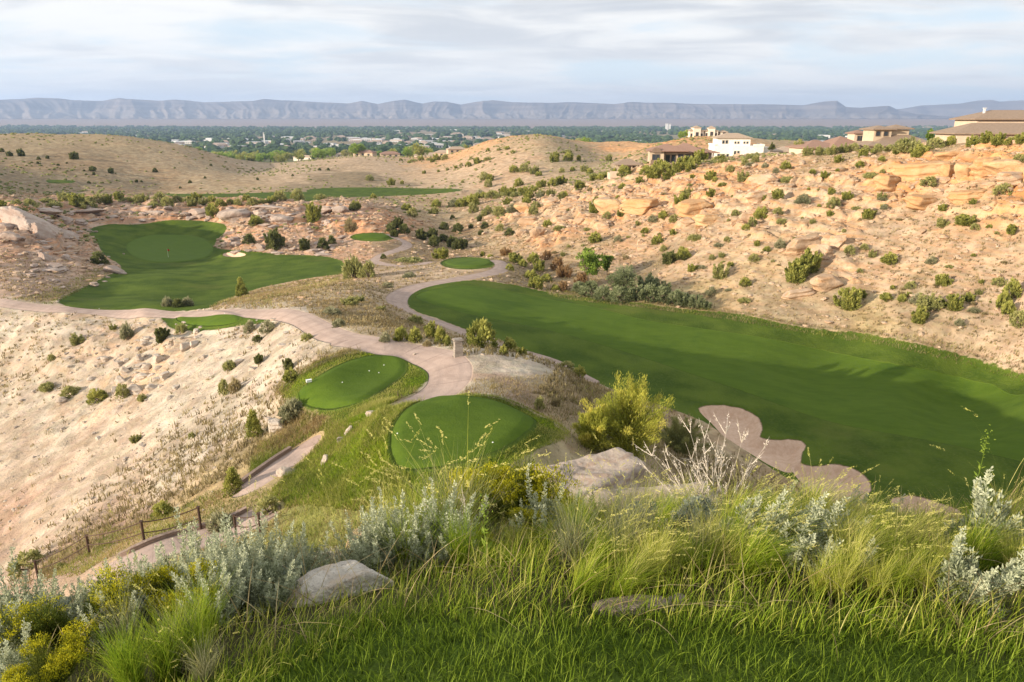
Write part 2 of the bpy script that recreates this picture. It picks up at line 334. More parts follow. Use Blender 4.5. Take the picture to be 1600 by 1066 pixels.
# ---------------------------------------------------------------- mesh plumbing
def mesh(name, V, quads=None, tris=None, mats=(), midx=None, attrs=None, smooth=False, fattr=None):
    V = np.asarray(V, np.float32); me = bpy.data.meshes.new(name)
    nq = 0 if quads is None else len(quads); nt = 0 if tris is None else len(tris)
    me.vertices.add(len(V)); me.vertices.foreach_set('co', V.ravel())
    parts = []
    if nq: parts.append(np.asarray(quads, np.int32).ravel())
    if nt: parts.append(np.asarray(tris, np.int32).ravel())
    lv = np.concatenate(parts); me.loops.add(len(lv)); me.loops.foreach_set('vertex_index', lv)
    st = np.concatenate([np.arange(nq)*4, nq*4+np.arange(nt)*3]).astype(np.int32)
    me.polygons.add(nq+nt); me.polygons.foreach_set('loop_start', st)
    if midx is not None: me.polygons.foreach_set('material_index', np.asarray(midx, np.int32))
    me.polygons.foreach_set('use_smooth', np.full(nq+nt, bool(smooth)))
    for k, a in (attrs or {}).items():
        a = np.asarray(a, np.float32)
        if a.ndim == 1:
            t = me.attributes.new(k, 'FLOAT', 'POINT'); t.data.foreach_set('value', a)
        else:
            if a.shape[1] == 3: a = np.hstack([a, np.ones((len(a), 1), np.float32)])
            t = me.attributes.new(k, 'FLOAT_COLOR', 'POINT'); t.data.foreach_set('color', a.ravel())
    for m in mats: me.materials.append(m)
    me.update(calc_edges=True); return me
def link(name, me, parent=None, loc=None):
    o = bpy.data.objects.new(name, me); C.objects.link(o)
    if parent is not None: o.parent = parent
    if loc is not None: o.location = loc
    return o
def tag(o, label=None, cat=None, group=None, kind=None):
    if label: o['label'] = label
    if cat: o['category'] = cat
    if group: o['group'] = group
    if kind: o['kind'] = kind
    return o
def copy_tree(o, parent=None):
    c = o.copy(); C.objects.link(c)
    if parent is not None: c.parent = parent
    for ch in list(o.children): copy_tree(ch, c)
    return c
# ---------------------------------------------------------------- materials
class M:
    def __init__(s, name, rough=.9, spec=.2):
        s.m = bpy.data.materials.new(name); s.m.use_nodes = True; s.t = s.m.node_tree
        s.b = s.t.nodes['Principled BSDF']; s.b.inputs['Roughness'].default_value = rough
        s.b.inputs['Specular IOR Level'].default_value = spec
        s.out = s.t.nodes['Material Output']
    def n(s, typ, **kw):
        n = s.t.nodes.new(typ)
        for k, v in kw.items(): setattr(n, k, v)
        return n
    def l(s, a, b): s.t.links.new(a, b)
    def put(s, sock, v):
        if isinstance(v, bpy.types.NodeSocket): s.l(v, sock)
        elif isinstance(v, (tuple, list)) and sock.type == 'RGBA': sock.default_value = tuple(v)+((1,) if len(v) == 3 else ())
        else: sock.default_value = v
    def attr(s, name, alpha=False):
        n = s.n('ShaderNodeAttribute', attribute_name=name)
        return n
    def pos(s): return s.n('ShaderNodeNewGeometry').outputs['Position']
    def objc(s): return s.n('ShaderNodeTexCoord').outputs['Object']
    def mapv(s, v, scale=(1,1,1), rot=(0,0,0)):
        n = s.n('ShaderNodeMapping'); s.l(v, n.inputs[0]); n.inputs['Scale'].default_value = scale; n.inputs['Rotation'].default_value = rot
        return n.outputs[0]
    def noise(s, v, scale, det=3, rough=.55, dist=0, color=False):
        n = s.n('ShaderNodeTexNoise'); s.l(v, n.inputs['Vector']); n.inputs['Scale'].default_value = scale
        n.inputs['Detail'].default_value = det; n.inputs['Roughness'].default_value = rough; n.inputs['Distortion'].default_value = dist
        return n.outputs['Color' if color else 'Fac']
    def vor(s, v, scale, feature='F1', out='Distance'):
        n = s.n('ShaderNodeTexVoronoi', feature=feature); s.l(v, n.inputs['Vector']); n.inputs['Scale'].default_value = scale
        return n.outputs[out]
    def math(s, op, a, b=0., c=None, clamp=False):
        n = s.n('ShaderNodeMath', operation=op, use_clamp=clamp); s.put(n.inputs[0], a); s.put(n.inputs[1], b)
        if c is not None: s.put(n.inputs[2], c)
        return n.outputs[0]
    def rng(s, v, a, b, c=0., d=1.):
        n = s.n('ShaderNodeMapRange', interpolation_type='SMOOTHSTEP'); s.put(n.inputs[0], v)
        for i, q in zip((1,2,3,4), (a,b,c,d)): n.inputs[i].default_value = q
        return n.outputs[0]
    def mix(s, f, a, b, mode='MIX'):
        n = s.n('ShaderNodeMix', data_type='RGBA', blend_type=mode); n.clamp_factor = True
        s.put(n.inputs[0], f); s.put(n.inputs[6], a); s.put(n.inputs[7], b); return n.outputs[2]
    def ramp(s, f, pts):
        n = s.n('ShaderNodeValToRGB'); s.put(n.inputs[0], f); e = n.color_ramp.elements
        while len(e) < len(pts): e.new(.5)
        for q, (p, c) in zip(e, pts): q.position = p; q.color = tuple(c)+(1,)
        return n.outputs[0]
    def bump(s, h, st=.5, dist=.05):
        n = s.n('ShaderNodeBump'); s.put(n.inputs['Height'], h); n.inputs['Strength'].default_value = st; n.inputs['Distance'].default_value = dist
        s.l(n.outputs[0], s.b.inputs['Normal']); return n
    def col(s, c): s.put(s.b.inputs['Base Color'], c); return s
def g(v): return (v, v, v)

def leafmat(name, lo, mid, hi, base=None, transl=.35, rough=.7):
    """foliage: colour by the per-clump 'tint' attribute and, for blades, 'tip' along the length"""
    m = M(name, rough, .15)
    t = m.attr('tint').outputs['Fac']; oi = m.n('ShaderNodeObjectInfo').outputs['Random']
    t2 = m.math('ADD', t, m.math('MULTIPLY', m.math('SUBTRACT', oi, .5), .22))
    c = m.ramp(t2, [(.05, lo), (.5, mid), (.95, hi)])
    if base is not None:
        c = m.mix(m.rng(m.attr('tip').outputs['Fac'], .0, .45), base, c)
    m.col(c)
    transl = min(transl*1.25, .5)
    tr = m.n('ShaderNodeBsdfTranslucent'); m.l(c, tr.inputs[0])
    mx_ = m.n('ShaderNodeMixShader'); mx_.inputs[0].default_value = transl
    m.l(m.b.outputs[0], mx_.inputs[1]); m.l(tr.outputs[0], mx_.inputs[2]); m.l(mx_.outputs[0], m.out.inputs[0])
    return m.m

def terrain_mat():
    m = M('terrain_surface', .95, .1)
    P = m.pos(); A = m.attr('zoneA'); sep = m.n('ShaderNodeSeparateColor'); m.l(A.outputs['Color'], sep.inputs[0])
    turf, mown, path = sep.outputs[0], sep.outputs[1], sep.outputs[2]; sand = A.outputs['Alpha']
    G = m.attr('ground'); gc = G.outputs['Color']; rock = G.outputs['Alpha']
    n1 = m.noise(P, .35, 5, .6); n2 = m.noise(P, 2.2, 5, .65); n3 = m.noise(P, .05, 4, .6); n4 = m.noise(P, 9., 3, .6)
    # bare ground: broad stains, pale dust, dry-grass flecks, stone speckle
    c = m.mix(m.rng(n1, .35, .68), m.mix(1., gc, (.74,.70,.66), 'MULTIPLY'), m.mix(1., gc, (1.22,1.2,1.18), 'MULTIPLY'))
    c = m.mix(m.math('MULTIPLY', m.rng(n3, .5, .7), .3), c, m.mix(1., gc, (.85,.74,.64), 'MULTIPLY'))
    vs = m.vor(P, 1.3, 'F1', 'Color'); c = m.mix(.28, c, m.mix(1., c, m.mix(.8, vs, (1.5,1.4,1.3)), 'MULTIPLY'))
    c = m.mix(m.math('MULTIPLY', m.rng(n2, .54, .66), .42), c, (.17,.135,.075))
    c = m.mix(m.math('MULTIPLY', m.rng(n4, .55, .75), .25), c, m.mix(1., c, g(1.5), 'MULTIPLY'))
    # strata bands where rock is exposed
    Ps = m.mapv(P, (.12,.12,1.6)); st = m.noise(Ps, 1.3, 4, .6, .3)
    c = m.mix(m.math('MULTIPLY', rock, m.rng(st, .42, .62)), c, m.mix(1., c, (1.2,.93,.72), 'MULTIPLY'))
    sepn = m.n('ShaderNodeSeparateXYZ'); m.l(m.n('ShaderNodeNewGeometry').outputs['True Normal'], sepn.inputs[0])
    # rough turf / mown turf
    jn = m.math('MULTIPLY', m.math('SUBTRACT', m.noise(P, 1.2, 4, .6), .5), 1.3)
    ft = m.rng(m.math('ADD', turf, jn), -.12, .16)
    r1 = m.noise(P, .22, 4, .55); r2 = m.noise(P, 3.5, 4, .7)
    rough_c = m.mix(m.rng(r1, .3, .7), (.045,.078,.008), (.095,.135,.016))
    rough_c = m.mix(m.math('MULTIPLY', m.rng(r2, .45, .7), .5), rough_c, (.11,.14,.025))
    rough_c = m.mix(m.math('MULTIPLY', m.rng(m.noise(P, .09, 3, .6), .55, .72), .5), rough_c, (.13,.14,.03))
    c = m.mix(ft, c, rough_c)
    sx = m.n('ShaderNodeSeparateXYZ'); m.l(P, sx.inputs[0])
    str_ = m.math('SINE', m.math('ADD', m.math('MULTIPLY', sx.outputs[0], 1.1), m.math('MULTIPLY', sx.outputs[1], 1.5)))
    mw = m.mix(m.rng(str_, -.4, .4), (.062,.104,.009), (.068,.113,.010))
    mw = m.mix(m.math('MULTIPLY', m.rng(m.noise(P, .3, 4, .6), .4, .7), .5), mw, (.088,.135,.014))
    mw = m.mix(m.math('MULTIPLY', m.rng(m.noise(m.mapv(P, (1,1,1), (0,0,-.95)), .11, 5, .7, .6), .52, .68), .55), mw, (.036,.075,.008))
    mw = m.mix(m.math('MULTIPLY', m.rng(m.noise(m.mapv(P, (.28,1.,1.), (0,0,.62)), 1.1, 4, .7), .42, .66), .45), mw, (.095,.145,.014))
    mw = m.mix(m.math('MULTIPLY', m.rng(m.noise(P, 14., 3, .7), .45, .75), .4), mw, (.10,.14,.025))
    fm = m.rng(m.math('ADD', mown, m.math('MULTIPLY', jn, .12)), -.05, .08)
    c = m.mix(fm, c, mw)
    gp = m.rng(m.attr('pale').outputs['Fac'], -.1, .3); c = m.mix(m.math('MULTIPLY', gp, .5), c, (.105,.155,.03))
    # sand and paths
    fs = m.rng(m.math('ADD', sand, m.math('MULTIPLY', jn, .22)), -.06, .08)
    sc_ = m.mix(m.rng(m.noise(P, 2.5, 4, .6), .3, .7), (.53,.355,.245), (.62,.44,.32))
    c = m.mix(fs, c, sc_)
    fp = m.rng(m.math('ADD', path, m.math('MULTIPLY', jn, .06)), -.04, .05)
    pc = m.mix(m.rng(m.noise(P, .8, 5, .6), .3, .7), (.38,.28,.23), (.46,.345,.285))
    jf = m.math('ABSOLUTE', m.math('SUBTRACT', m.math('FRACT', m.math('DIVIDE', m.attr('along').outputs['Fac'], 3.)), .5)); pc = m.mix(m.math('MULTIPLY', m.rng(jf, .478, .492), .45), pc, (.17,.12,.10))
    pc = m.mix(m.math('MULTIPLY', m.rng(m.noise(P, .35, 5, .7, .8), .5, .66), .45), pc, (.29,.215,.175))
    wt = m.math('ABSOLUTE', m.math('SUBTRACT', path, .75)); pc = m.mix(m.math('MULTIPLY', m.rng(wt, .0, .28, 1, 0), .22), pc, (.25,.19,.165))
    c = m.mix(fp, c, m.mix(1., pc, m.mix(m.rng(m.math('ABSOLUTE', m.math('SUBTRACT', path, .1)), .0, .12, .3, 0), g(1), g(.7)), 'MULTIPLY'))
    m.col(c)
    soft = m.math('MAXIMUM', fp, m.math('MAXIMUM', fs, fm))
    h = m.math('ADD', m.math('MULTIPLY', n2, .5), m.math('ADD', m.math('MULTIPLY', n4, .25), m.math('MULTIPLY', n1, .6)))
    h = m.math('MULTIPLY', h, m.math('SUBTRACT', 1., m.math('MULTIPLY', soft, .78)))
    m.bump(h, .75, .45)
    return m.m
TM = terrain_mat()

# ---------------------------------------------------------------- ground mesh on a polar grid round the viewpoint
QL = 1.0
fa = math.radians(44)
na = int(1000*QL)
ang = np.concatenate([np.linspace(-math.pi, -fa, 90)[:-1], np.linspace(-fa, fa, na), np.linspace(fa, math.pi, 90)[1:]])
def logs(a, b, n): return np.exp(np.linspace(math.log(a), math.log(b), n, endpoint=False))
rad = np.concatenate([logs(.5, 18, int(150*QL)), logs(18, 260, int(900*QL)), logs(260, 800, int(190*QL)), logs(800, 13500, int(110*QL)), [13500]])
AA, RR = np.meshgrid(ang, rad)
X = RR*np.sin(AA); Yg = RR*np.cos(AA)
print('grid', X.shape, time.time()-T0, flush=True)
Zn = zone(X, Yg)
print('zone', time.time()-T0, flush=True)
turf = mx(TURF, X, Yg); mown = mx(MOWN, X, Yg); sand = mx(SAND, X, Yg); hard = mxl(PATHS_HARD, X, Yg); dirt = mxl(PATHS_DIRT, X, Yg)
fmn = sd_poly(X, Yg, FAIRM)
print('sd', time.time()-T0, flush=True)
Z = HB(X, Yg)+detail(X, Yg, Zn, (turf, mown, hard, sand))
path = np.maximum(hard, -4)
col = Zn[...,:3].copy()
f = sst(-.4, .5, dirt)[...,None]*.8; col = col*(1-f)+np.array([.36,.27,.21])*f
# rusty beds crossing the pale slope and the ridge
rb = sst(.52, .66, vn(X*.05+.02*Z, Yg*.03+Z*.25, 55))[...,None]*Zn[...,4:5]*.18
col = col*(1-rb)+np.array([.50,.30,.19])*rb
ob = sst(.5, .64, fbm(X*.03, Yg*.03, 3, 56)*.5+.5)[...,None]*Zn[...,3:4]*.38
col = col*(1-ob)+np.array([.56,.285,.125])*ob
mown2 = np.maximum(mown, fmn-.0)
rd = np.hypot(X, Yg)[...,None]; dd_ = sst(6300, 7300, rd+500*fbm(X*.002, Yg*.002, 3, 3)[...,None]); col = col*(1-dd_)+np.array([.29,.225,.185])*dd_
ff = sst(.1, .35, fbm(X*.0016, Yg*.005, 3, 61))[...,None]*sst(1500, 2500, rd)*(1-dd_)*.5; col = col*(1-ff)+np.array([.30,.27,.16])*ff
nr, nc = X.shape
V = np.stack([X, Yg, Z], -1).reshape(-1, 3)
I = np.arange(nr*nc).reshape(nr, nc)
# wrap the seam behind the viewpoint
Q = np.stack([I[:-1,:-1], I[:-1,1:], I[1:,1:], I[1:,:-1]], -1).reshape(-1, 4)
aA = np.clip(np.stack([turf, mown2, path, sand], -1), -2, 2).reshape(-1, 4)
aG = np.concatenate([col, Zn[...,3:4]], -1).reshape(-1, 4)
aL = arc_len(X, Yg, PATHS_HARD).reshape(-1)
aP = np.clip(sd_poly(X, Yg, GREEN), -2, 2).reshape(-1)
fc = lambda a: a.reshape(-1)[Q].mean(1)
cls = np.zeros(len(Q), int)
def mark(arr, k): cls[fc(arr) > 0] = k
REG = ['ground']
def region(name, arr, label): REG.append((name, label)); mark(arr, len(REG)-1)
region('fairway', sd_poly(X, Yg, FAIR), 'large shaded green fairway filling the valley on the right')
region('fairway', np.maximum(sd_poly(X, Yg, FAR1), np.maximum(sd_poly(X, Yg, FAR2), sd_poly(X, Yg, FAR3))), 'thin strips of green fairway below the far brown hills')
region('grass_bowl', sd_poly(X, Yg, BOWL), 'rolling green turf bowl around the flagged putting green')
region('tee_surround', np.maximum.reduce([sd_poly(X, Yg, p) for p in (TSR, T1R, T2R, T3R, T4R)]), 'rough grass banks around the tee boxes')
region('lawn', sd_poly(X, Yg, LAWN), 'green lawn at the viewpoint')
region('putting_green', sd_poly(X, Yg, GREEN), 'pale smooth putting green with a flag')
for p, lb in ((TS, 'small oval tee beside the upper cart path'), (T1, 'oval tee box inside the bend of the cart path'), (T2, 'raised tee box nearest the viewpoint'),
              (T3, 'little oval tee inside the far loop of the path'), (T4, 'thin tee on the shelf under the pale rocks')): region('tee_box', sd_poly(X, Yg, p), lb)
region('dirt_path', dirt, 'faint dirt tracks over the pale ground')
for (p, h), lb in zip(PATHS_HARD, ('pinkish cart path curving in from the left edge above the white slope', 'wide pinkish bend of the cart path by the stone pillar and oval tee', 'short piece of cart path below the tee slope', 'cart path bend inside the fence',
      'cart path skirting the far end of the fairway', 'cart path curling below the far rock shelf', 'small loop of cart path beyond the turf')): region('cart_path', sd_line(X, Yg, p, h), lb)
for p, lb in ((B1, 'largest pink sand bunker, farthest along the fairway edge'), (B2, 'middle pink sand bunker beside the fairway'), (B3, 'pink sand bunker closest to the viewpoint'), (B4, 'tiny sand bunker right of the putting green')):
    region('sand_bunker', sd_poly(X, Yg, p), lb)
REG[0] = ('ground', 'dry rocky desert ground of the hills and slopes')
for k, (nm, lb) in enumerate(REG):
    q = Q[cls == k]
    if not len(q): print('EMPTY', nm, lb); continue
    u, inv = np.unique(q, return_inverse=True)
    o = link(nm, mesh(nm, V[u], quads=inv.reshape(-1, 4), mats=[TM], attrs={'zoneA': aA[u], 'ground': aG[u], 'pale': aP[u], 'along': aL[u]}, smooth=True))
    tag(o, lb, None, None, 'structure')
print('ground', time.time()-T0, flush=True)

# ---------------------------------------------------------------- mountains
def sil(pts, r):
    a = np.array([math.atan2((p-800)/FPX, CT+ST*0+(-(y-533)/FPX)*ST) for p, y in pts]); h = np.array([-0+slope(y) for p, y in pts])
    return a, h
def range_mesh(name, pts, r0, r1, label, mat, gul, zb, ncol=1300, nrow=110):
    a = []; h = []
    for p, y in pts:
        x, Yy, z = PY(p, y, 1000.); rr = math.hypot(x, Yy); a.append(math.atan2(x, Yy)); h.append(z/rr)
    A = np.linspace(math.radians(-50), math.radians(50), ncol); H = np.interp(A, a, h)
    t = np.linspace(0, 1.25, nrow)
    T, AA = np.meshgrid(t, A, indexing='ij'); crest = H[None]*(r1)+0*T
    s = AA*r1                                   # metres along the range
    sp = rdg(s/1500., T*0+.5, 3, 91)            # spurs
    gl = rdg(s/330.+.5*fbm(s/900., T*2, 2, 90), T*.8, 3, 92)
    tt = T+(sp-.6)*.38*np.sin(np.clip(T, 0, 1)*math.pi)
    low = sst(0, .62, tt)*.52*(.75+.5*vn(s/700., T*1.5, 93)); cl = sst(.55, .93, tt)
    prof = np.minimum(low*(1-cl)+cl, 1)
    bad = rdg(s/210., T*5, 3, 94)
    z = zb+(crest-zb)*prof-(1-gl)*gul*np.sin(np.clip(T*1.05, 0, 1)*math.pi)**.8-(bad-.5)*gul*.55*sst(0,.2,T)*sst(.7,.3,T)
    z = z+np.where(T > 1, -(T-1)*300, 0)+fbm(s/260., T*4, 3, 95)*10*sst(0,.3,T)*sst(1.02,.9,T)
    R = r0+(r1-r0)*T
    V = np.stack([R*np.sin(AA), R*np.cos(AA), z], -1).reshape(-1, 3)
    I = np.arange(nrow*ncol).reshape(nrow, ncol)
    Q = np.stack([I[:-1,:-1], I[:-1,1:], I[1:,1:], I[1:,:-1]], -1).reshape(-1, 4)
    o = link(name, mesh(name, V, quads=Q, mats=[mat], attrs={'up': np.clip(prof, 0, 1).ravel()}, smooth=True)); tag(o, label, None, None, 'structure')
    return o
mm = M('mountain_rock', 1, 0); Pm = mm.pos(); up = mm.attr('up').outputs['Fac']
b = mm.noise(mm.mapv(Pm, (.0006,.0006,.02)), 1., 4, .6)
c = mm.mix(mm.rng(up, .35, .75), (.25,.215,.19), (.165,.14,.13))
c = mm.mix(mm.math('MULTIPLY', mm.rng(b, .45, .6), .6), c, (.31,.25,.21))
c = mm.mix(mm.math('MULTIPLY', mm.rng(mm.noise(Pm, .004, 4, .6), .5, .7), .4), c, (.20,.16,.12)); mm.col(c)
F1 = [(-300,157),(-120,155),(0,156),(30,155),(55,153),(90,154),(115,157),(160,158),(170,156),(185,153),(200,155),(250,158),(275,156),(290,157),(320,160),(395,158),(413,155),(440,157),(500,160),(545,162),(565,158),(590,163),(615,158),(632,156),(660,162),(680,159),(697,159),(720,164),(755,158),(770,157),(800,160),(860,161),(900,160),(960,163),(985,160),(1040,161),(1100,163),(1180,163),(1255,165),(1285,159),(1308,158),(1322,168),(1345,169),(1380,166),(1390,166),(1405,173),(1430,178),(1480,182),(1600,184),(1900,184)]
F2 = [(-300,175),(1100,178),(1300,176),(1380,173),(1410,170),(1440,165),(1480,163),(1500,162),(1530,157),(1550,156),(1562,159),(1600,157),(1750,152),(1900,156)]
range_mesh('mountains', F1, 11800, 14500, 'long mauve cliff range of the horizon with a flat butte at its right end', mm.m, 100, 4)
range_mesh('mountains', F2, 15500, 17500, 'bluer distant ridge beyond the butte on the right', mm.m, 90, 0, 700, 60)

# ---------------------------------------------------------------- sky, sun, haze, camera
SUN_EL = math.radians(13.5); SUN_D = np.array([-.87, -.50]); SUN_D /= np.linalg.norm(SUN_D)
w = bpy.data.worlds.new('World'); sc.world = w; w.use_nodes = True; nt = w.node_tree
class WN(M):
    def __init__(s, t): s.t = t
wn = WN(nt); bg = nt.nodes['Background']
sk = nt.nodes.new('ShaderNodeTexSky'); sk.sky_type = 'NISHITA'; sk.sun_disc = False; sk.sun_elevation = SUN_EL
sk.sun_rotation = math.atan2(SUN_D[0], SUN_D[1]); sk.air_density = 1.; sk.dust_density = 1.; sk.altitude = 1400
tc = nt.nodes.new('ShaderNodeTexCoord').outputs['Generated']
sx = nt.nodes.new('ShaderNodeSeparateXYZ'); nt.links.new(tc, sx.inputs[0])
zc = wn.math('MAXIMUM', sx.outputs[2], .0)
dn = wn.math('ADD', zc, .11)
cv = nt.nodes.new('ShaderNodeCombineXYZ'); nt.links.new(wn.math('DIVIDE', sx.outputs[0], dn), cv.inputs[0]); nt.links.new(wn.math('DIVIDE', sx.outputs[1], dn), cv.inputs[1])
cvv = wn.mapv(cv.outputs[0], (1.1,1.7,1), (0,0,.12))
n1 = wn.noise(cvv, .55, 6, .58, .5); n2 = wn.noise(cvv, .23, 4, .55, .3); n3 = wn.noise(wn.mapv(cv.outputs[0], (.45,.8,1), (0,0,-.1)), 2.2, 6, .6, .8)
cover = wn.rng(wn.math('ADD', wn.math('MULTIPLY', n1, .6), wn.math('MULTIPLY', n2, .5)), .43, .56)
shade = wn.rng(wn.math('ADD', wn.math('MULTIPLY', n2, .65), wn.math('MULTIPLY', n3, .4)), .45, .62)
SKYK = .92
ccol = wn.mix(shade, (6.2*SKYK,6.1*SKYK,5.85*SKYK), (3.95*SKYK,4.1*SKYK,4.3*SKYK))
clear = wn.mix(.8, sk.outputs[0], (4.1*SKYK,5.0*SKYK,5.7*SKYK))
ccol = wn.mix(wn.rng(sx.outputs[2], .0, .16, .5, 0.), ccol, (6.3,6.15,5.8))
clear = wn.mix(wn.rng(sx.outputs[2], .0, .12, .5, 0.), clear, (5.6,5.8,5.9))
fin = wn.mix(wn.math('ADD', wn.math('MULTIPLY', cover, .80), .20), clear, ccol)
nt.links.new(fin, bg.inputs[0]); bg.inputs[1].default_value = .10
sl = bpy.data.lights.new('sun', 'SUN'); sl.energy = 4.6; sl.angle = math.radians(.5); sl.color = (1, .87, .70)
so = bpy.data.objects.new('sun', sl); C.objects.link(so)
from mathutils import Vector
dv = Vector((SUN_D[0]*math.cos(SUN_EL), SUN_D[1]*math.cos(SUN_EL), math.sin(SUN_EL)))
so.rotation_euler = dv.to_track_quat('Z', 'Y').to_euler()
cam = bpy.data.cameras.new('camera'); co = bpy.data.objects.new('camera', cam); C.objects.link(co)
cam.sensor_width = 36; cam.lens = 36*FPX/1600; cam.clip_start = .05; cam.clip_end = 60000
co.rotation_euler = (math.pi/2-TH, 0, 0); sc.camera = co
sc.view_settings.view_transform = 'Standard'; sc.view_settings.look = 'None'; sc.view_settings.exposure = 1.0; sc.view_settings.gamma = 1
sc.cycles.max_bounces = 5; sc.cycles.diffuse_bounces = 2; sc.cycles.transmission_bounces = 3; sc.cycles.volume_bounces = 0
hz = M('haze_air'); nt_ = hz.t; nt_.nodes.remove(hz.b)
vp = hz.n('ShaderNodeVolumePrincipled'); vp.inputs['Color'].default_value = (.50,.67,1.0,1); vp.inputs['Density'].default_value = 7.5e-5; vp.inputs['Anisotropy'].default_value = .2
hz.l(vp.outputs[0], hz.out.inputs['Volume'])
hm = bpy.data.meshes.new('haze'); s_ = 18500
vv = [(x, y, z) for z in (-95, 545) for y in (-2000, s_) for x in (-18000, 18000)]
hm.from_pydata(vv, [], [(0,2,3,1),(4,5,7,6),(0,1,5,4),(2,6,7,3),(0,4,6,2),(1,3,7,5)]); hm.materials.append(hz.m)
HAZE = True
if HAZE: tag(link('haze', hm), 'thin pale blue haze over the valley', None, None, 'stuff')
# ---------------------------------------------------------------- vegetation builders (numpy -> one mesh)
class MB:
    def __init__(s): s.V = []; s.Q = []; s.T = []; s.tint = []; s.tip = []; s.mq = []; s.mt = []; s.n = 0
    def add(s, V, Q=None, T=None, tint=.5, tip=1., mi=0):
        V = np.asarray(V, float).reshape(-1, 3)
        s.V.append(V)
        if Q is not None and len(Q): s.Q.append(np.asarray(Q)+s.n); s.mq.append(np.full(len(Q), mi))
        if T is not None and len(T): s.T.append(np.asarray(T)+s.n); s.mt.append(np.full(len(T), mi))
        s.tint.append(np.broadcast_to(np.asarray(tint, float), (len(V),)).copy()); s.tip.append(np.broadcast_to(np.asarray(tip, float), (len(V),)).copy())
        s.n += len(V); return s
    def mesh(s, name, mats, smooth=False):
        mi = np.concatenate(s.mq+s.mt) if (s.mq or s.mt) else None
        return mesh(name, np.concatenate(s.V), quads=np.concatenate(s.Q) if s.Q else None, tris=np.concatenate(s.T) if s.T else None,
                    mats=mats, midx=mi, attrs={'tint': np.concatenate(s.tint), 'tip': np.concatenate(s.tip)}, smooth=smooth)
def unit(v): return v/(np.linalg.norm(v, axis=-1, keepdims=True)+1e-9)
def leaves(mb, c, d, L, Wd, tint, mi=0, r=rng):
    """diamond leaves: centres c, directions d"""
    n = len(c); d = unit(d); a = unit(np.cross(d, r.normal(size=(n, 3))))
    L = np.broadcast_to(L, (n,))[:,None]; Wd = np.broadcast_to(Wd, (n,))[:,None]
    V = np.stack([c-d*L*.5, c+a*Wd*.5-d*L*.05, c+d*L*.5, c-a*Wd*.5-d*L*.05], 1)
    I = np.arange(n*4).reshape(n, 4)
    mb.add(V, Q=I, tint=np.repeat(tint, 4) if np.ndim(tint) else tint, tip=np.tile([.3,.7,1,.7], n), mi=mi)
def blades(mb, base, az, L, lean, Wd, segs=3, tint=None, mi=0, curl=1.7, r=rng, face=None):
    n = len(base); t = np.linspace(0, 1, segs+1)
    dirx = np.cos(az); diry = np.sin(az); L = np.broadcast_to(L, (n,)); lean = np.broadcast_to(lean, (n,)); Wd = np.broadcast_to(Wd, (n,))
    hor = (L*lean)[:,None]*t[None]**curl; ver = L[:,None]*(t[None]-.35*lean[:,None]*t[None]**2.2)
    P = np.stack([base[:,0:1]+dirx[:,None]*hor, base[:,1:2]+diry[:,None]*hor, base[:,2:3]+ver], -1)
    fa_ = (az+math.pi/2+r.normal(0, .6, n)) if face is None else face
    s = np.stack([np.cos(fa_), np.sin(fa_), 0*fa_], -1)[:,None,:]*(Wd[:,None]*(1-t[None]**1.6*.93))[...,None]*.5
    V = np.stack([P-s, P+s], 2)               # n, segs+1, 2, 3
    I = np.arange(n*(segs+1)*2).reshape(n, segs+1, 2)
    Q = np.stack([I[:,:-1,0], I[:,:-1,1], I[:,1:,1], I[:,1:,0]], -1).reshape(-1, 4)
    tn = r.uniform(0, 1, n) if tint is None else tint
    mb.add(V, Q=Q, tint=np.repeat(np.broadcast_to(tn, (n,)), (segs+1)*2), tip=np.tile(np.repeat(t, 2), n), mi=mi)
    return P[:,-1]
def tube(mb, P, R, k=6, mi=0, tint=.5, cap=True):
    P = np.asarray(P, float); R = np.broadcast_to(np.asarray(R, float), (len(P),)); n = len(P)
    T = np.gradient(P, axis=0); T = unit(T); up = np.array([0,0,1.]) if abs(T[0][2]) < .9 else np.array([1.,0,0])
    a = unit(np.cross(T, up)); b = np.cross(T, a); th = np.linspace(0, 2*math.pi, k, endpoint=False)
    V = P[:,None]+R[:,None,None]*(a[:,None]*np.cos(th)[None,:,None]+b[:,None]*np.sin(th)[None,:,None])
    I = np.arange(n*k).reshape(n, k); J = np.roll(I, -1, 1)
    Q = np.stack([I[:-1], J[:-1], J[1:], I[1:]], -1).reshape(-1, 4)
    V = V.reshape(-1, 3); Tt = None
    if cap:
        V = np.vstack([V, P[:1], P[-1:]]); c0 = n*k
        Tt = np.vstack([np.stack([J[0], I[0], np.full(k, c0)], -1), np.stack([I[-1], J[-1], np.full(k, c0+1)], -1)])
    mb.add(V, Q=Q, T=Tt, tint=tint, mi=mi)
def puffs(r, n, rx, ry, rz, zb=0., taper=0., hollow=.5):
    """clump centres spread through a lumpy crown"""
    u = unit(r.normal(size=(n, 3))); k = r.uniform(hollow, 1, n)**.6
    p = u*k[:,None]; p[:,2] = np.abs(p[:,2])*1.0 if zb == 0 else p[:,2]
    z = p[:,2]; s = 1-taper*np.clip(z, 0, 1)
    return np.stack([p[:,0]*rx*s, p[:,1]*ry*s, p[:,2]*rz], -1)
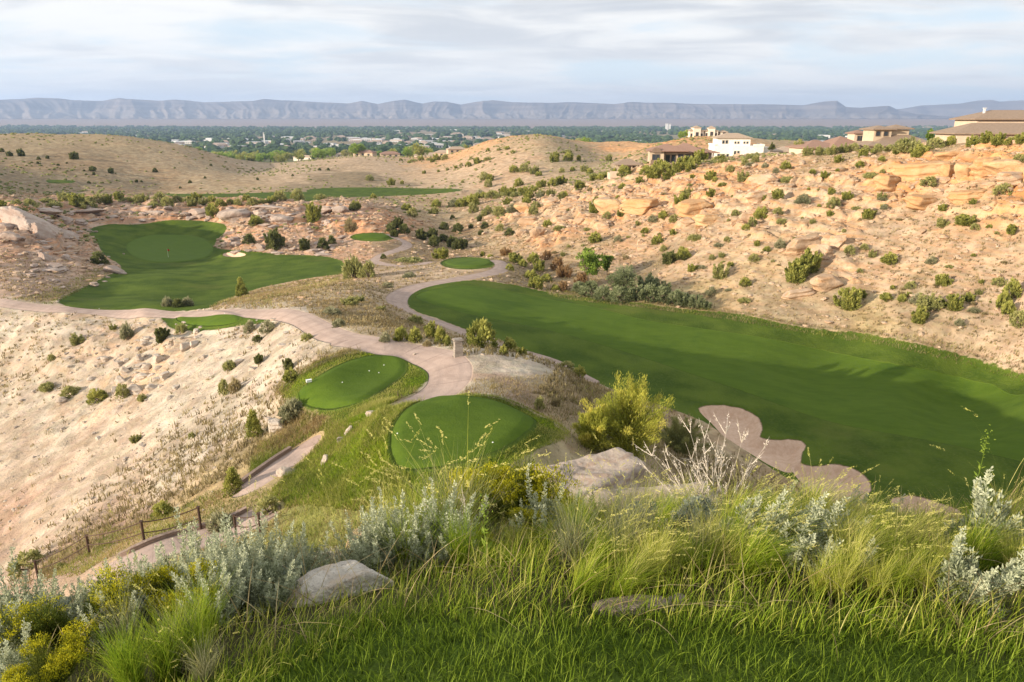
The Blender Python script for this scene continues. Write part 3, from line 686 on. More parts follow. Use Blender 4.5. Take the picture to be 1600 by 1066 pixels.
def crown(mb, r, cs, rad, nl, L, Wd, up=.3, out=.5, tint0=None, mi=0, center=None):
    """leaf clumps round centres cs"""
    m = len(cs); rad = np.broadcast_to(rad, (m,)); tc_ = r.uniform(.0, 1, m) if tint0 is None else tint0
    idx = np.repeat(np.arange(m), nl); u = unit(r.normal(size=(m*nl, 3)))
    rr = rad[idx]*r.uniform(.25, 1., m*nl)**.5
    c = cs[idx]+u*rr[:,None]*np.array([1,1,.85]); ctr = np.zeros(3) if center is None else center
    d = u*.7+unit(cs[idx]-ctr)*out+np.array([0,0,up])+r.normal(0, .35, (m*nl, 3))
    c[:,2] = np.maximum(c[:,2], .02)
    leaves(mb, c, d, L*r.uniform(.6, 1.3, m*nl), Wd*r.uniform(.6, 1.3, m*nl), np.clip(tc_[idx]+r.normal(0, .16, m*nl), 0, 1), mi, r)

ML = {
 'juniper': leafmat('juniper_foliage', (.14,.155,.035), (.32,.33,.08), (.50,.48,.13)),
 'dark': leafmat('dark_juniper_foliage', (.07,.08,.03), (.155,.17,.06), (.25,.26,.09)),
 'greasewood': leafmat('greasewood_foliage', (.19,.20,.07), (.34,.34,.12), (.48,.45,.18)),
 'dryshrub': leafmat('dry_shrub_foliage', (.18,.14,.07), (.31,.25,.12), (.44,.36,.19)),
 'pale': leafmat('pale_sage_foliage', (.16,.165,.09), (.31,.30,.17), (.46,.43,.26)),
 'cotton': leafmat('cottonwood_foliage', (.10,.16,.025), (.23,.33,.05), (.38,.48,.10)),
 'olive': leafmat('russian_olive_foliage', (.10,.12,.05), (.21,.24,.11), (.35,.37,.2)),
 'tamarisk': leafmat('tamarisk_foliage', (.20,.23,.035), (.45,.45,.07), (.70,.60,.13)),
 'rust': leafmat('rusty_tamarisk_foliage', (.16,.09,.04), (.30,.18,.08), (.42,.28,.14)),
 'sage': leafmat('sagebrush_leaves', (.19,.215,.12), (.42,.445,.28), (.62,.63,.44), transl=.25),
 'sagelow': leafmat('low_sage_leaves', (.13,.155,.11), (.27,.31,.23), (.46,.49,.38), transl=.25),
 'rabbit': leafmat('rabbitbrush_stems', (.06,.085,.014), (.15,.18,.025), (.29,.30,.045)),
 'yellow': leafmat('rabbitbrush_flowers', (.26,.25,.012), (.50,.46,.018), (.78,.70,.04)),
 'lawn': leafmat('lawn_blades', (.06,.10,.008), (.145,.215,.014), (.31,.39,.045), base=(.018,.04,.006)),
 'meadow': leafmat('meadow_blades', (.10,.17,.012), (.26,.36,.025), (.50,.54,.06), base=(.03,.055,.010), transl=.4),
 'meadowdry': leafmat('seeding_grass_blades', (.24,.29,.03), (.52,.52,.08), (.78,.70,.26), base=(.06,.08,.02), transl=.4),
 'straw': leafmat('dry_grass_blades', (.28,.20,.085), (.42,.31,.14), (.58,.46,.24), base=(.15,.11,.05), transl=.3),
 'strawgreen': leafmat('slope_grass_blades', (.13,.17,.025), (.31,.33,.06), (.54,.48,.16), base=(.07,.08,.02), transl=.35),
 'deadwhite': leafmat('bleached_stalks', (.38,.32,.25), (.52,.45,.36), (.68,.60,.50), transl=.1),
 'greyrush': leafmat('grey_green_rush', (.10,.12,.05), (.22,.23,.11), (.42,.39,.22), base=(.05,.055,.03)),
 'weed': leafmat('green_weed', (.08,.14,.02), (.16,.24,.03), (.28,.36,.05)),
}
bk = M('bark', .95, .1); bk.col(bk.mix(bk.noise(bk.mapv(bk.objc(), (6,6,1)), 4, 4), (.10,.075,.05), (.20,.155,.11))); BARK = bk.m

def m_stem(r, h, spread=.35, n=5, R=.03):
    mb = MB()
    for i in range(n):
        a = r.uniform(0, 6.28); t = np.linspace(0, 1, 5)[:,None]
        e = np.array([math.cos(a)*spread, math.sin(a)*spread, h*r.uniform(.6, .95)])
        tube(mb, e*t+np.array([0,0,.1])*np.sin(t*3)*r.uniform(-1, 1), R*(1-.75*t[:,0]), 5)
    return mb
def proto_bush(name, kind, sd, shape='round', nl=34, nc=58, leaf=.115, wd=.045, stems=True):
    """unit-sized bush: width about 1, height per shape; scaled on placement"""
    r = np.random.default_rng(sd); mb = MB()
    if shape == 'round': cs = puffs(r, nc, .42, .42, .62, 0, .15); cs[:,2] += .06; rad = r.uniform(.06, .15, nc)
    elif shape == 'low': cs = puffs(r, nc, .45, .45, .30, 0, .1); cs[:,2] += .04; rad = r.uniform(.08, .14, nc)
    elif shape == 'cone': cs = puffs(r, nc, .42, .42, 1.25, 0, .72); cs[:,2] += .08; rad = r.uniform(.10, .16, nc)
    elif shape == 'spiky':
        cs = []
        for k in range(17):
            a = r.uniform(0, 6.28); q = r.uniform(.05, .42); H_ = r.uniform(.45, .8)*(1-.7*q)
            for t in np.linspace(.1, 1, 7): cs.append((math.cos(a)*q*(.7+.5*t), math.sin(a)*q*(.7+.5*t), H_*t))
        cs = np.array(cs)+r.normal(0, .02, (119, 3)); rad = np.tile(np.linspace(.16, .06, 7), 17)
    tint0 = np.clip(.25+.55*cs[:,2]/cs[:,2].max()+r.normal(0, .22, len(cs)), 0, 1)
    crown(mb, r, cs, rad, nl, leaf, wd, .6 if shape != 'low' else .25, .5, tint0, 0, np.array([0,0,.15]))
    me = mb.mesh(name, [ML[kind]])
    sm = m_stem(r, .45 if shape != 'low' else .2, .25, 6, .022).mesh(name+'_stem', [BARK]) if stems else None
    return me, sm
def bushset(name, kind, shapes, sd, **k): return [proto_bush(name, kind, sd+i, s, **k) for i, s in enumerate(shapes)]
PB = {
 'juniper': bushset('juniper_bush', 'juniper', ['spiky','round','spiky','round'], 10),
 'dark': bushset('dark_bush', 'dark', ['round','spiky','round'], 20),
 'grease': bushset('desert_shrub', 'greasewood', ['round','low','spiky','round'], 30, nl=22),
 'dry': bushset('dry_shrub', 'dryshrub', ['low','round','low'], 40, nl=18, leaf=.13, wd=.035),
 'pale': bushset('pale_shrub', 'pale', ['round','low','round'], 50, nl=24, leaf=.11, wd=.04),
 'cone': bushset('upright_juniper', 'juniper', ['cone','cone'], 60, nc=90),
}
ROOTS = {}
def bush(set_, px, py, wpx, label, cat, group, hpx=None, k=None, name=None, Y=None, parts=None, center=True, kind=None):
    """a bush whose middle is seen at px,py and which is wpx wide in the photograph"""
    S = PB[set_]; k = random.randrange(len(S)) if k is None else k
    yb = py+(.30*(hpx if hpx else wpx*.75) if center else 0)
    if Y is None: x, y = hit([px], [min(yb, 1060)], HF, 2)[0]
    else: x, y = place(px, Y)
    z = hf(x, y); dep = y*CT-z*ST; w_ = wpx/FPX*dep
    key = (set_, k)
    me, smm = S[k]
    nm = name or me.name.split('.')[0]
    if wpx < 18: o = link(nm, me)
    else:
        o = bpy.data.objects.new(nm, None); C.objects.link(o)
        link('foliage', me, o); link('stem', smm, o)
    zs = (hpx/FPX*dep)/(max(v[2] for v in me_bb(me))) if hpx else w_*random.uniform(.85, 1.1)
    o.scale = (w_, w_*random.uniform(.85, 1.1), zs); o.rotation_euler = (0, 0, random.uniform(0, 6.28)); o.location = (x, y, z-.04*w_)
    tag(o, label, cat, group); return o
_bb = {}
def me_bb(me):
    if me.name not in _bb:
        v = np.empty(len(me.vertices)*3, np.float32); me.vertices.foreach_get('co', v); v = v.reshape(-1, 3); _bb[me.name] = [tuple(v.min(0)), tuple(v.max(0))]
    return _bb[me.name]
def place(px, Y):
    x = (px-800)/FPX*Y
    for _ in range(4):
        z = hf(x, Y); x = (px-800)/FPX*(Y*CT-z*ST)
    return x, Y

# rocks ---------------------------------------------------------------------------------------
def ico(n):
    import bmesh
    b = bmesh.new(); bmesh.ops.create_icosphere(b, subdivisions=n, radius=1); b.verts.index_update()
    V = np.array([v.co[:] for v in b.verts]); F = np.array([[v.index for v in f.verts] for f in b.faces]); b.free(); return V, F
ICO = {n: ico(n) for n in (1, 2, 3, 4, 5, 6)}
def vn3(p, s): return (vn(p[:,0]+p[:,2]*.7, p[:,1]-p[:,2]*.6, s)+vn(p[:,2]+p[:,1]*.5, p[:,0]-p[:,1]*.4, s+3))*.5-.5
def rockmesh(name, sd, sc_=(1,1,.6), n=4, planes=9, mat=None, rough=.065, soft=70, layers=0):
    r = np.random.default_rng(sd); V, F = ICO[n]
    nn = unit(r.normal(size=(planes, 3))); nn[0] = (0,0,1); nn[1] = unit(np.array([r.normal()*.3, -1, .1])); dd = r.uniform(.42, .85, planes)
    q = np.maximum(V@nn.T, 1e-3)/dd; rr = 1/((q**soft).sum(1)+1)**(1/soft)
    P = V*rr[:,None]
    P = P*(1+rough*2.2*vn3(P*1.7+sd, sd)[:,None]+rough*1.4*vn3(P*5+sd, sd+5)[:,None]+rough*.7*vn3(P*14, sd+8)[:,None]+rough*.35*vn3(P*40, sd+9)[:,None]*(n > 4))
    if layers:
        a = np.sin(P[:,2]*layers+2*vn3(P*2, sd+4)*2); P[:,:2] *= (1+.07*np.sign(a)*np.abs(a)**.4)[:,None]
    P = P*np.array(sc_); 
    return mesh(name, P, tris=F, mats=[mat or ROCK], smooth=n > 4)
def rockmat(name, a, b_, c_, bs=1.0, ob=True, cracks=True):
    m = M(name, .9, .15); P = m.objc() if ob else m.pos(); Pg = m.pos()
    n1 = m.noise(P, 1.6*bs, 5, .62); n2 = m.noise(P, 9*bs, 4, .65); 
    oi = m.n('ShaderNodeObjectInfo').outputs['Random']
    c = m.mix(m.rng(m.math('ADD', n1, m.math('MULTIPLY', m.math('SUBTRACT', oi, .5), .3)), .35, .65), a, b_)
    c = m.mix(m.math('MULTIPLY', m.rng(m.noise(m.mapv(P, (.6,.6,3.5)), 2.2*bs, 4, .6, .4), .5, .62), .7), c, c_)
    c = m.mix(m.math('MULTIPLY', m.rng(n2, .56, .7), .45), c, (.13,.10,.075))
    cr_ = m.vor(m.mapv(P, (1,1,1.8)), 2.1*bs, 'DISTANCE_TO_EDGE'); crk = m.rng(m.math('ADD', cr_, m.math('MULTIPLY', n2, .05)), .02, .05, 1, 0)
    crk = m.math('MULTIPLY', crk, m.rng(n1, .45, .6)) if cracks else m.math('MULTIPLY', crk, 0.)
    c = m.mix(m.math('MULTIPLY', crk, .35), c, (.1,.07,.05))
    m.col(c); m.bump(m.math('SUBTRACT', m.math('ADD', m.math('MULTIPLY', n1, .6), m.math('MULTIPLY', n2, .3)), m.math('MULTIPLY', crk, .25)), .8, .15/bs)
    return m.m
ROCK = rockmat('sandstone', (.42,.285,.18), (.50,.36,.245), (.50,.28,.14))
ROCKP = rockmat('pale_sandstone', (.42,.345,.275), (.53,.45,.37), (.44,.32,.24))
ROCKO = rockmat('orange_sandstone', (.47,.27,.13), (.54,.36,.20), (.50,.24,.10))
ROCKN = rockmat('weathered_pale_rock', (.48,.42,.35), (.68,.61,.52), (.56,.44,.33), 1.6, cracks=False)
ROCKK = rockmat('pink_sandstone', (.34,.26,.21), (.45,.36,.30), (.31,.21,.165))
def gen_rocks(name, mat, sd, n=4, cnt=6, flat=(.45,.6,.35,.5,.3,.7)):
    return [rockmesh(name, sd+i, (1, random.uniform(.65, .95), flat[i % 6]), n, mat=mat, layers=(9,6,12)[i % 3]) for i in range(cnt)]
PR = {'sand': gen_rocks('sandstone_boulder', ROCK, 100), 'pale': gen_rocks('pale_boulder', ROCKP, 120), 'orange': gen_rocks('orange_outcrop', ROCKO, 160, 5, 4, (.6,.75,.6,.7)), 'pink': gen_rocks('sandstone_slab', ROCKK, 140)}
def rock(set_, px, py, wpx, label, group, hpx=None, k=None, tilt=0, rz=None, name=None, sink=.3, Y=None, cat='boulder', dy=None):
    S = PR[set_]; k = random.randrange(len(S)) if k is None else k; me = S[k]
    if Y is None: x, y = hit([px], [py+(hpx or wpx*.4)*.3], HF, 2)[0]
    else: x, y = place(px, Y)
    z = hf(x, y); dep = y*CT-z*ST; w_ = wpx/FPX*dep*.55
    o = link(name or me.name.split('.')[0], me); hgt = max(v[2] for v in me_bb(me))
    zs = (hpx/FPX*dep/2)/hgt*.85 if hpx else w_
    o.scale = (w_, dy if dy else w_*random.uniform(.8, 1.1), zs)
    o.rotation_euler = (random.uniform(-.12, .12), tilt, random.uniform(0, 6.28) if rz is None else rz)
    o.location = (x, y, z+hgt*zs*(1-2*sink)*.5); tag(o, label, cat, group); return o
# ---------------------------------------------------------------- shrubs of the middle distance, read off the photograph
def cx(ox, oy, s, L): return [(ox+a/s, oy+b/s, w_/s) for a, b, w_ in L]
S = 2.963
R6 = cx(1060, 300, S, [(460,15,60),(575,30,70),(705,60,60),(780,25,50),(705,5,35),(950,70,35),(940,25,50),(875,105,70),(1225,75,45),(1370,165,45),(1540,180,60),(1215,150,60),(620,135,35),(480,130,60),(460,90,60),(385,105,80),(340,145,60),(315,165,50),(265,95,50),(75,205,75),(20,290,80),(185,240,50),(225,220,40),(365,240,35),(470,245,60),(410,265,45),(350,305,60),(155,305,40),(200,295,35),(60,355,55),(110,345,40),(190,375,90),(150,460,65),(310,420,60),(230,450,35),(860,255,45),(895,290,45),(975,310,90),(1170,320,60),(1225,415,70),(1255,340,40),(1075,435,60),(960,485,70),(1035,495,50),(845,470,60),(1100,500,70),(1340,490,60),(1365,540,60),(1480,420,60),(1300,605,50),(305,495,60)])
R3 = cx(1060, 130, S, [(495,385,60),(450,410,40),(400,380,40),(335,370,50),(300,440,70),(240,400,50),(150,435,55),(505,440,80),(620,410,40),(675,425,50),(740,355,50),(840,375,50),(890,420,75),(460,515,70),(575,535,80),(780,530,60),(705,505,40),(1155,465,80),(1500,490,90),(850,330,50),(910,315,50),(600,310,70),(680,315,50),(730,305,60),(1015,315,50),(20,540,80),(940,355,40),(1575,355,60),(20,375,90),(60,340,80),(200,350,40),(150,510,50),(210,465,40),(720,550,70),(945,530,50),(820,580,50),(950,575,40),(1220,575,40),(40,510,60)])
R5 = cx(530, 300, S, [(965,150,50),(1020,165,65),(1145,170,35),(1415,180,50),(1185,215,70),(1290,220,50),(1545,190,40),(1500,265,45),(1475,225,65),(1240,110,50),(1310,100,50),(1450,125,60),(1500,110,60),(1550,125,60),(1180,80,70),(900,90,60),(910,60,50),(800,80,70),(870,35,45),(740,90,80),(670,100,50),(620,80,70),(690,90,50),(440,90,50),(530,55,60),(570,55,60),(620,45,75),(340,100,60),(315,70,50),(450,55,55),(745,170,50),(1035,20,50),(1190,40,45),(700,15,65),(750,10,65),(820,5,65),(650,12,60),(870,5,50),(930,15,50),(980,5,50),(780,45,50)])
DK5 = cx(530, 300, S, [(650,125,40),(675,155,50),(610,162,28),(550,170,60),(485,160,55),(525,120,28),(655,190,35),(790,190,55),(380,205,65),(430,200,65),(440,235,75),(480,215,65),(520,240,65),(550,250,75),(575,245,55),(270,150,65),(300,175,60),(240,175,60),(255,195,50),(70,70,65),(205,300,36),(1530,310,90),(1590,300,60)])
for L, t, lb, gr in ((R6, 1., 'green desert shrub on the open sunlit slope right of the fairway', 'shrubs on the open slope right of the fairway'),
                     (R3, 1., 'yellow-green shrub among the orange rock ledges below the houses', 'shrubs among the ledges below the houses'),
                     (R5, 1., 'shrub scattered over the rocky slope beyond the far end of the fairway', 'shrubs on the rocky slope beyond the fairway')):
    for px, py, w_ in L:
        bush(random.choice(['juniper','juniper','grease','grease','pale']), px, py, w_*1.02, lb, 'shrub', gr, name='desert_shrub')
for px, py, w_ in DK5: bush('dark', px, py, w_, 'dark green shrub in the shaded hollow above the cart path loops', 'shrub', 'dark shrubs in the shaded hollow', name='dark_shrub')
# small random fill on the right slope
for i in range(95):
    px = random.uniform(860, 1600); lo_ = 262+max(0, (1150-px))*.10; hi_ = 400+(px-860)*.14
    py = random.uniform(lo_, hi_)
    bush(random.choice(['grease','dry','juniper']), px, py, random.uniform(5, 13), 'tiny low shrub dotted over the wide rocky hillside on the right', 'shrub', 'tiny shrubs dotted over the right hillside', name='low_shrub')
# individual shrubs of the right slope
for (px, py, w_, h_, k, lb) in [(1262,412,40,40,'juniper','large green juniper on the right slope left of the red-topped boulder'),(1242,428,40,38,'juniper','wide dark-based juniper just below the largest slope juniper'),
    (1327,400,0,0,'juniper',''),(1325,470,42,38,'juniper','round juniper below the red-topped boulder, above the fairway rough'),(1450,473,40,28,'grease','broad shrub left of the pair near the right edge'),
    (1435,494,34,28,'juniper','small rounded juniper sitting lowest above the fairway edge'),(1489,474,36,28,'juniper','dense green juniper right of the broad slope shrub'),(1580,455,28,36,'juniper','upright juniper at the right edge, upper of three'),
    (1566,472,26,32,'juniper','upright juniper at the right edge, middle of three'),(1574,484,22,26,'juniper','small juniper at the right edge, lowest of three'),(1592,500,40,32,'grease','grey-green shrub cut by the right edge of the picture'),
    (1505,345,36,18,'juniper','wide bright shrub high on the slope near the right edge'),(1327,391,22,16,'grease','small shrub right of the tilted slabs'),
    (1436,238,28,22,'juniper','tall shrub on the crest below the largest right-hand house'),(1415,228,44,26,'grease','bushy green shrub between the two right houses'),(1460,226,34,22,'grease','green shrub at the left corner of the rightmost house')]:
    if lb: bush(k, px, py, w_, lb, 'shrub', None, hpx=h_, name='slope_juniper')
for i, px in enumerate((1487,1503,1520,1540,1560,1580,1597)): bush('juniper', px, 219+random.uniform(-2, 3), 24, 'leafy green shrub in the row before the rightmost house wall', 'shrub', 'shrubs before the rightmost house', name='garden_shrub')
for i, px in enumerate((1262,1280,1300,1318,1334,1352,1372,1390)): bush('grease', px, 236+random.uniform(-2, 3)-(px-1262)*.03, 20, 'green shrub on the crest below the low red-roofed house', 'shrub', 'shrubs below the low red-roofed house', name='garden_shrub')
for i, (px, py) in enumerate(((1010,268),(1022,272),(1040,264),(1058,262),(1070,256),(1085,252),(1094,246),(975,268),(962,272),(1080,262),(1046,274),(1030,262))): bush('juniper', px, py, 26, 'bright green shrub below the brown house and its pavilion', 'shrub', 'shrubs below the brown house', name='garden_shrub')
for px, py, w_ in ((1122,246,16),(1128,250,18),(1170,246,14),(1180,250,16),(1164,254,18)): bush('grease', px, py, w_, 'small clipped shrub at the foot of the white house', 'shrub', 'shrubs at the foot of the white house', name='garden_shrub')

# left rim shrubs
rim = [(48,318,22),(72,312,22),(85,318,26),(100,310,20),(118,316,26),(130,312,22),(140,320,28),(155,312,24),(185,308,16),(200,310,18),(215,312,18),(240,318,22),(250,312,26),(262,318,24),(277,312,20),(300,318,18),(305,310,22),(318,316,18),(332,312,16),(345,318,22),(360,314,20),(372,318,18),(395,315,22),(410,313,20),(425,312,18),(438,308,26),(465,308,26),(500,306,22),(35,326,20),(12,330,24),(6,322,18),(28,316,14),(170,314,18),(225,310,18),(290,312,16),(385,310,16)]
for px, py, w_ in rim: bush(random.choice(['juniper','grease','grease']), px, py, w_, 'yellow-green shrub along the rim behind the grass bowl', 'shrub', 'shrubs along the rim behind the bowl', name='rim_shrub')
for (px, py, w_, h_, st, lb) in [(333,332,26,26,'juniper','round bright shrub on the rock rim right above the putting green'),(489,336,28,34,'juniper','leafy shrub beside the faint path on the rock shelf'),
    (400,346,26,18,'juniper','low two-part shrub under the rock shelf, right of the green'),(430,378,34,36,'dark','tall dark juniper on the rubble right of the green'),(476,384,22,20,'dark','dark round shrub on the rubble right of the tall juniper'),
    (505,382,22,20,'dark','dark shrub in the rubble, left one of a pair'),(519,378,18,18,'dark','dark shrub in the rubble, right one of a pair'),(390,376,24,18,'dark','small dark shrub at the rubble edge next to the green'),
    (155,405,30,24,'dark','dark green shrub left of the white flat rock by the bowl'),(378,454,24,34,'cone','upright pointed juniper at the near edge of the grass bowl'),
    (262,473,20,18,'pale','grey-green shrub at the near edge of the bowl, left of three'),(278,475,20,16,'dark','grey-green shrub at the near edge of the bowl, middle of three'),(293,473,22,18,'pale','grey-green shrub at the near edge of the bowl, right of three'),
    (548,352,24,28,'dry','brownish loose shrub above the thin far tee'),(553,422,36,44,'grease','tall yellow-green shrub at the right end of the bowl'),(576,424,30,32,'tall','yellow shrub beside the tall one at the right end of the bowl'),
    (690,398,30,20,'juniper','lit green shrub left of the little oval far tee'),(640,406,50,10,'grease','low spreading shrub inside the small far path loop'),
    (199,519,22,30,'pale','pale wispy shrub standing on the top of the white slope'),(177,512,14,11,'grease','small round shrub left of the wispy pale one'),(255,525,30,26,'dark','dark green shrub on the white slope under the upper tee'),(284,514,20,18,'grease','yellowish shrub close under the upper tee'),
    (120,531,26,20,'grease','rounded shrub on the upper left of the white slope'),(81,560,14,12,'grease','small lone shrub far left on the white slope'),(74,604,24,15,'grease','low yellow-green shrub left of the rubble fan'),
    (153,620,34,24,'juniper','bright green shrub at the foot of the rubble fan'),(111,612,34,20,'grease','spreading shrub left of the bright one at the rubble fan'),(193,613,26,24,'grease','yellowish rounded shrub among the rubble boulders'),(222,622,16,14,'grease','small shrub right of the rubble boulders'),
    (360,571,24,18,'grease','shrub on the white slope above the middle tussocks'),(351,607,22,30,'grease','upright yellow-green shrub halfway down the white slope'),(368,603,22,28,'dry','straw-coloured shrub beside the upright one'),(405,562,22,16,'dark','small dark shrub under the path bend'),
    (451,571,24,22,'dark','dark shrub above the left end of the oval tee'),(455,588,30,24,'juniper','lower green shrub at the left end of the oval tee'),(300,681,13,13,'grease','little shrub low on the white slope'),(213,686,22,14,'grease','flat yellow-green shrub low on the white slope'),
    (398,668,32,50,'cone','bright green upright juniper below the oval tee'),(365,755,42,46,'cone2','dark green conifer-like juniper left of the lower path'),(457,640,44,38,'pale','pale grey sagebrush at the near left rim of the oval tee'),
    (419,512,30,22,'pale','straw-pale shrub below the upper path bend, left'),(403,530,20,12,'dark','small dark shrub below the upper path bend'),(390,512,26,22,'pale','pale shrub on the rim right of the upper tee'),(480,527,22,14,'grease','small bright shrub in the crook of the cart path'),
    (518,487,34,16,'pale','round pale sagebrush on the dry ground inside the path bend'),(530,505,26,16,'pale','second pale sagebrush on the dry ground inside the path bend'),(602,528,22,18,'pale','straw-coloured shrub left of the juniper row'),
    (626,524,28,26,'juniper','roundish juniper, first of the row beside the path'),(649,526,24,28,'juniper','pointed juniper, second of the row beside the path'),(674,518,28,30,'juniper','juniper set slightly behind the row beside the path'),(688,527,22,32,'juniper','narrow juniper, last of the row before the pillar'),(699,534,14,20,'juniper','small dark juniper touching the row near the pillar'),
    (668,537,16,12,'dry','pale pinkish dry shrub between the row junipers'),(649,500,28,18,'grease','rounded shrub beside the fairway path above the juniper row'),(752,526,58,54,'bigj','large golden-green juniper right of the stone pillar'),
    (796,541,32,26,'juniper','dark green juniper right of the large golden one'),(787,549,16,18,'juniper','small bright juniper in front of the dark one'),(815,550,20,15,'juniper','small juniper at the end of the clump by the fairway path'),
    (597,350,0,0,'',''),(545,472,32,16,'grease','low green shrub on the dry tongue between path and fairway'),(560,468,26,12,'grease','flat shrub on the dry tongue next to the low green one'),(596,482,18,9,'grease','small flat shrub on the dry tongue near the path'),(515,486,14,8,'dry','tiny dry shrub beside the pale sagebrush'),
    (606,446,20,10,'pale','pale low shrub on the dry ground above the path bend'),(640,430,24,10,'pale','pale low shrub left of the far path'),
    (885,572,34,18,'grease','yellow-green shrub on the bank above the lower fairway path'),(905,582,26,20,'juniper','green shrub on the bank next to the fairway path end'),
    (255,800,42,34,'juniper','green shrub behind the cable fence, beside a leaning post'),(45,878,62,32,'grease','yellow-green spreading shrub at the left edge below the white slope'),(95,886,26,14,'grease','small yellow-green shrub right of the spreading one'),
    (345,815,46,34,'pale','loose grassy shrub between the fence and the far posts'),(420,790,44,34,'grease','bushy green grass-like shrub left of the boulder crest'),(868,628,20,18,'dry','dry yellow shrub on the dirt ground above the raised tee'),(843,632,22,26,'grease','greenish tuft beside the faint dirt track'),
    (930,690,60,34,'rush','grey-green domed rush clump behind the large boulder')]:
    if not lb: continue
    st = {'tall':'grease','bigj':'juniper','cone2':'cone','rush':'pale'}.get(st, st)
    kk = {'bigj':0}.get(st)
    bush(st, px, py, w_, lb, 'shrub', None, hpx=h_, k=kk, name={'cone':'upright_juniper','pale':'sagebrush','juniper':'juniper_bush','dark':'dark_shrub'}.get(st, 'desert_shrub'))
# hedge between fairway and right slope, rim shrubs under the far fairway end
HED = [(810,310,75),(850,330,60),(900,310,75),(930,350,65),(890,385,75),(915,430,85),(960,400,65),(1000,445,55),(790,350,50),(700,300,35),(665,290,35)]
for a, b_, w_ in HED: bush('juniper', 530+a/S, 300+b_/S, w_/S, 'green shrub in the thicket left of the pale olive tree', 'shrub', 'thicket left of the olive tree', name='thicket_shrub')
for a, b_, w_, k in [(1010,340,90,'rust'),(1045,375,80,'rust'),(1035,440,80,'rust'),(1120,410,90,'rust'),(960,295,70,'rust'),(770,280,60,'rust')]:
    PB.setdefault('rust', bushset('tamarisk_bush', 'rust', ['spiky','round'], 80, nl=24, leaf=.12, wd=.03))
    bush('rust', 530+a/S, 300+b_/S, w_/S, 'rusty pink tamarisk shrub beside the bright cottonwood', 'shrub', 'rusty tamarisks near the cottonwood', name='tamarisk_bush')
PB['olive'] = bushset('olive_shrub', 'olive', ['round','spiky','round'], 90, nl=26, nc=70, leaf=.10, wd=.035)
for i, (a, b_, w_) in enumerate([(1160,465,110),(1225,480,110),(1300,490,110),(1370,480,110),(1440,480,110),(1500,490,100),(1560,505,100),(1610,515,90),(1660,525,80),(1700,535,60),(1110,450,80),(1420,445,110),(1480,455,90)]):
    bush('olive', 530+a/S, 300+b_/S-2, w_/S*1.1, 'silvery olive shrub in the hedge along the far fairway edge', 'shrub', 'olive hedge along the far fairway edge', name='olive_shrub')
# brown hills, far shrubs
for px, py, w_ in [(a/S, 130+b_/S, w_/S) for a, b_, w_ in [(45,330,40),(100,328,50),(180,350,25),(270,378,22),(175,370,20),(220,345,25),(345,340,60),(430,398,50),(515,410,40),(435,420,22),(718,405,35),(977,380,20),(950,438,20),(880,458,25),(632,455,25),(412,460,22),(1193,445,20),(1355,428,18),(10,312,30),(835,484,18),(1480,400,22),(1520,400,22),(390,405,16),(310,370,16),(655,455,18)]]:
    bush('dark', px, py, w_*.85, 'dark shrub dotted on the shaded brown hill at upper left', 'shrub', 'dark shrubs on the brown hill', name='hill_shrub')
for px, py, w_ in [(530+a/S, 130+b_/S, w_/S) for a, b_, w_ in [(285,355,25),(345,355,40),(380,350,35),(415,350,35),(450,348,45),(490,345,45),(325,365,22),(430,360,30),(600,378,40),(640,362,45),(690,345,50),(610,350,22),(541,390,22),(500,400,18),(460,408,18),(395,414,22),(570,458,22),(240,462,45),(290,462,25),(140,440,45),(810,398,60),(860,395,70),(905,405,60),(925,420,40),(1000,350,60),(1060,345,60),(1030,405,40),(1135,400,45),(670,435,60),(700,440,50),(690,470,50),(1160,410,40),(1080,400,30),(1250,350,40),(1110,350,35),(565,380,25),(875,370,22),(690,310,25),(740,305,30),(780,300,30),(805,320,25),(1040,315,30),(1060,312,40)]]:
    bush(random.choice(['grease','juniper']), px, py, w_, 'green shrub strung along the sandy hills before the town', 'shrub', 'shrubs on the sandy hills before the town', name='hill_shrub')
for px, py, w_ in [(530+a/S, 130+b_/S, w_/S) for a, b_, w_ in [(670,520,50),(720,515,55),(760,505,60),(800,510,60),(850,500,60),(900,490,55),(940,470,55),(990,465,60),(1030,455,60),(880,520,50),(930,515,45),(830,465,55),(1120,470,50),(1180,440,45),(1210,435,50),(1240,430,40),(590,545,50),(620,550,60),(520,560,45),(550,555,50),(450,560,60),(310,575,60),(75,570,60),(160,525,35),(640,525,40),(870,545,50),(1040,520,45),(1110,480,60),(1310,480,45),(1390,455,45)]]:
    bush('juniper', px, py, w_, 'green shrub in the band crossing the slope left of the houses', 'shrub', 'shrub band left of the houses', name='slope_shrub')

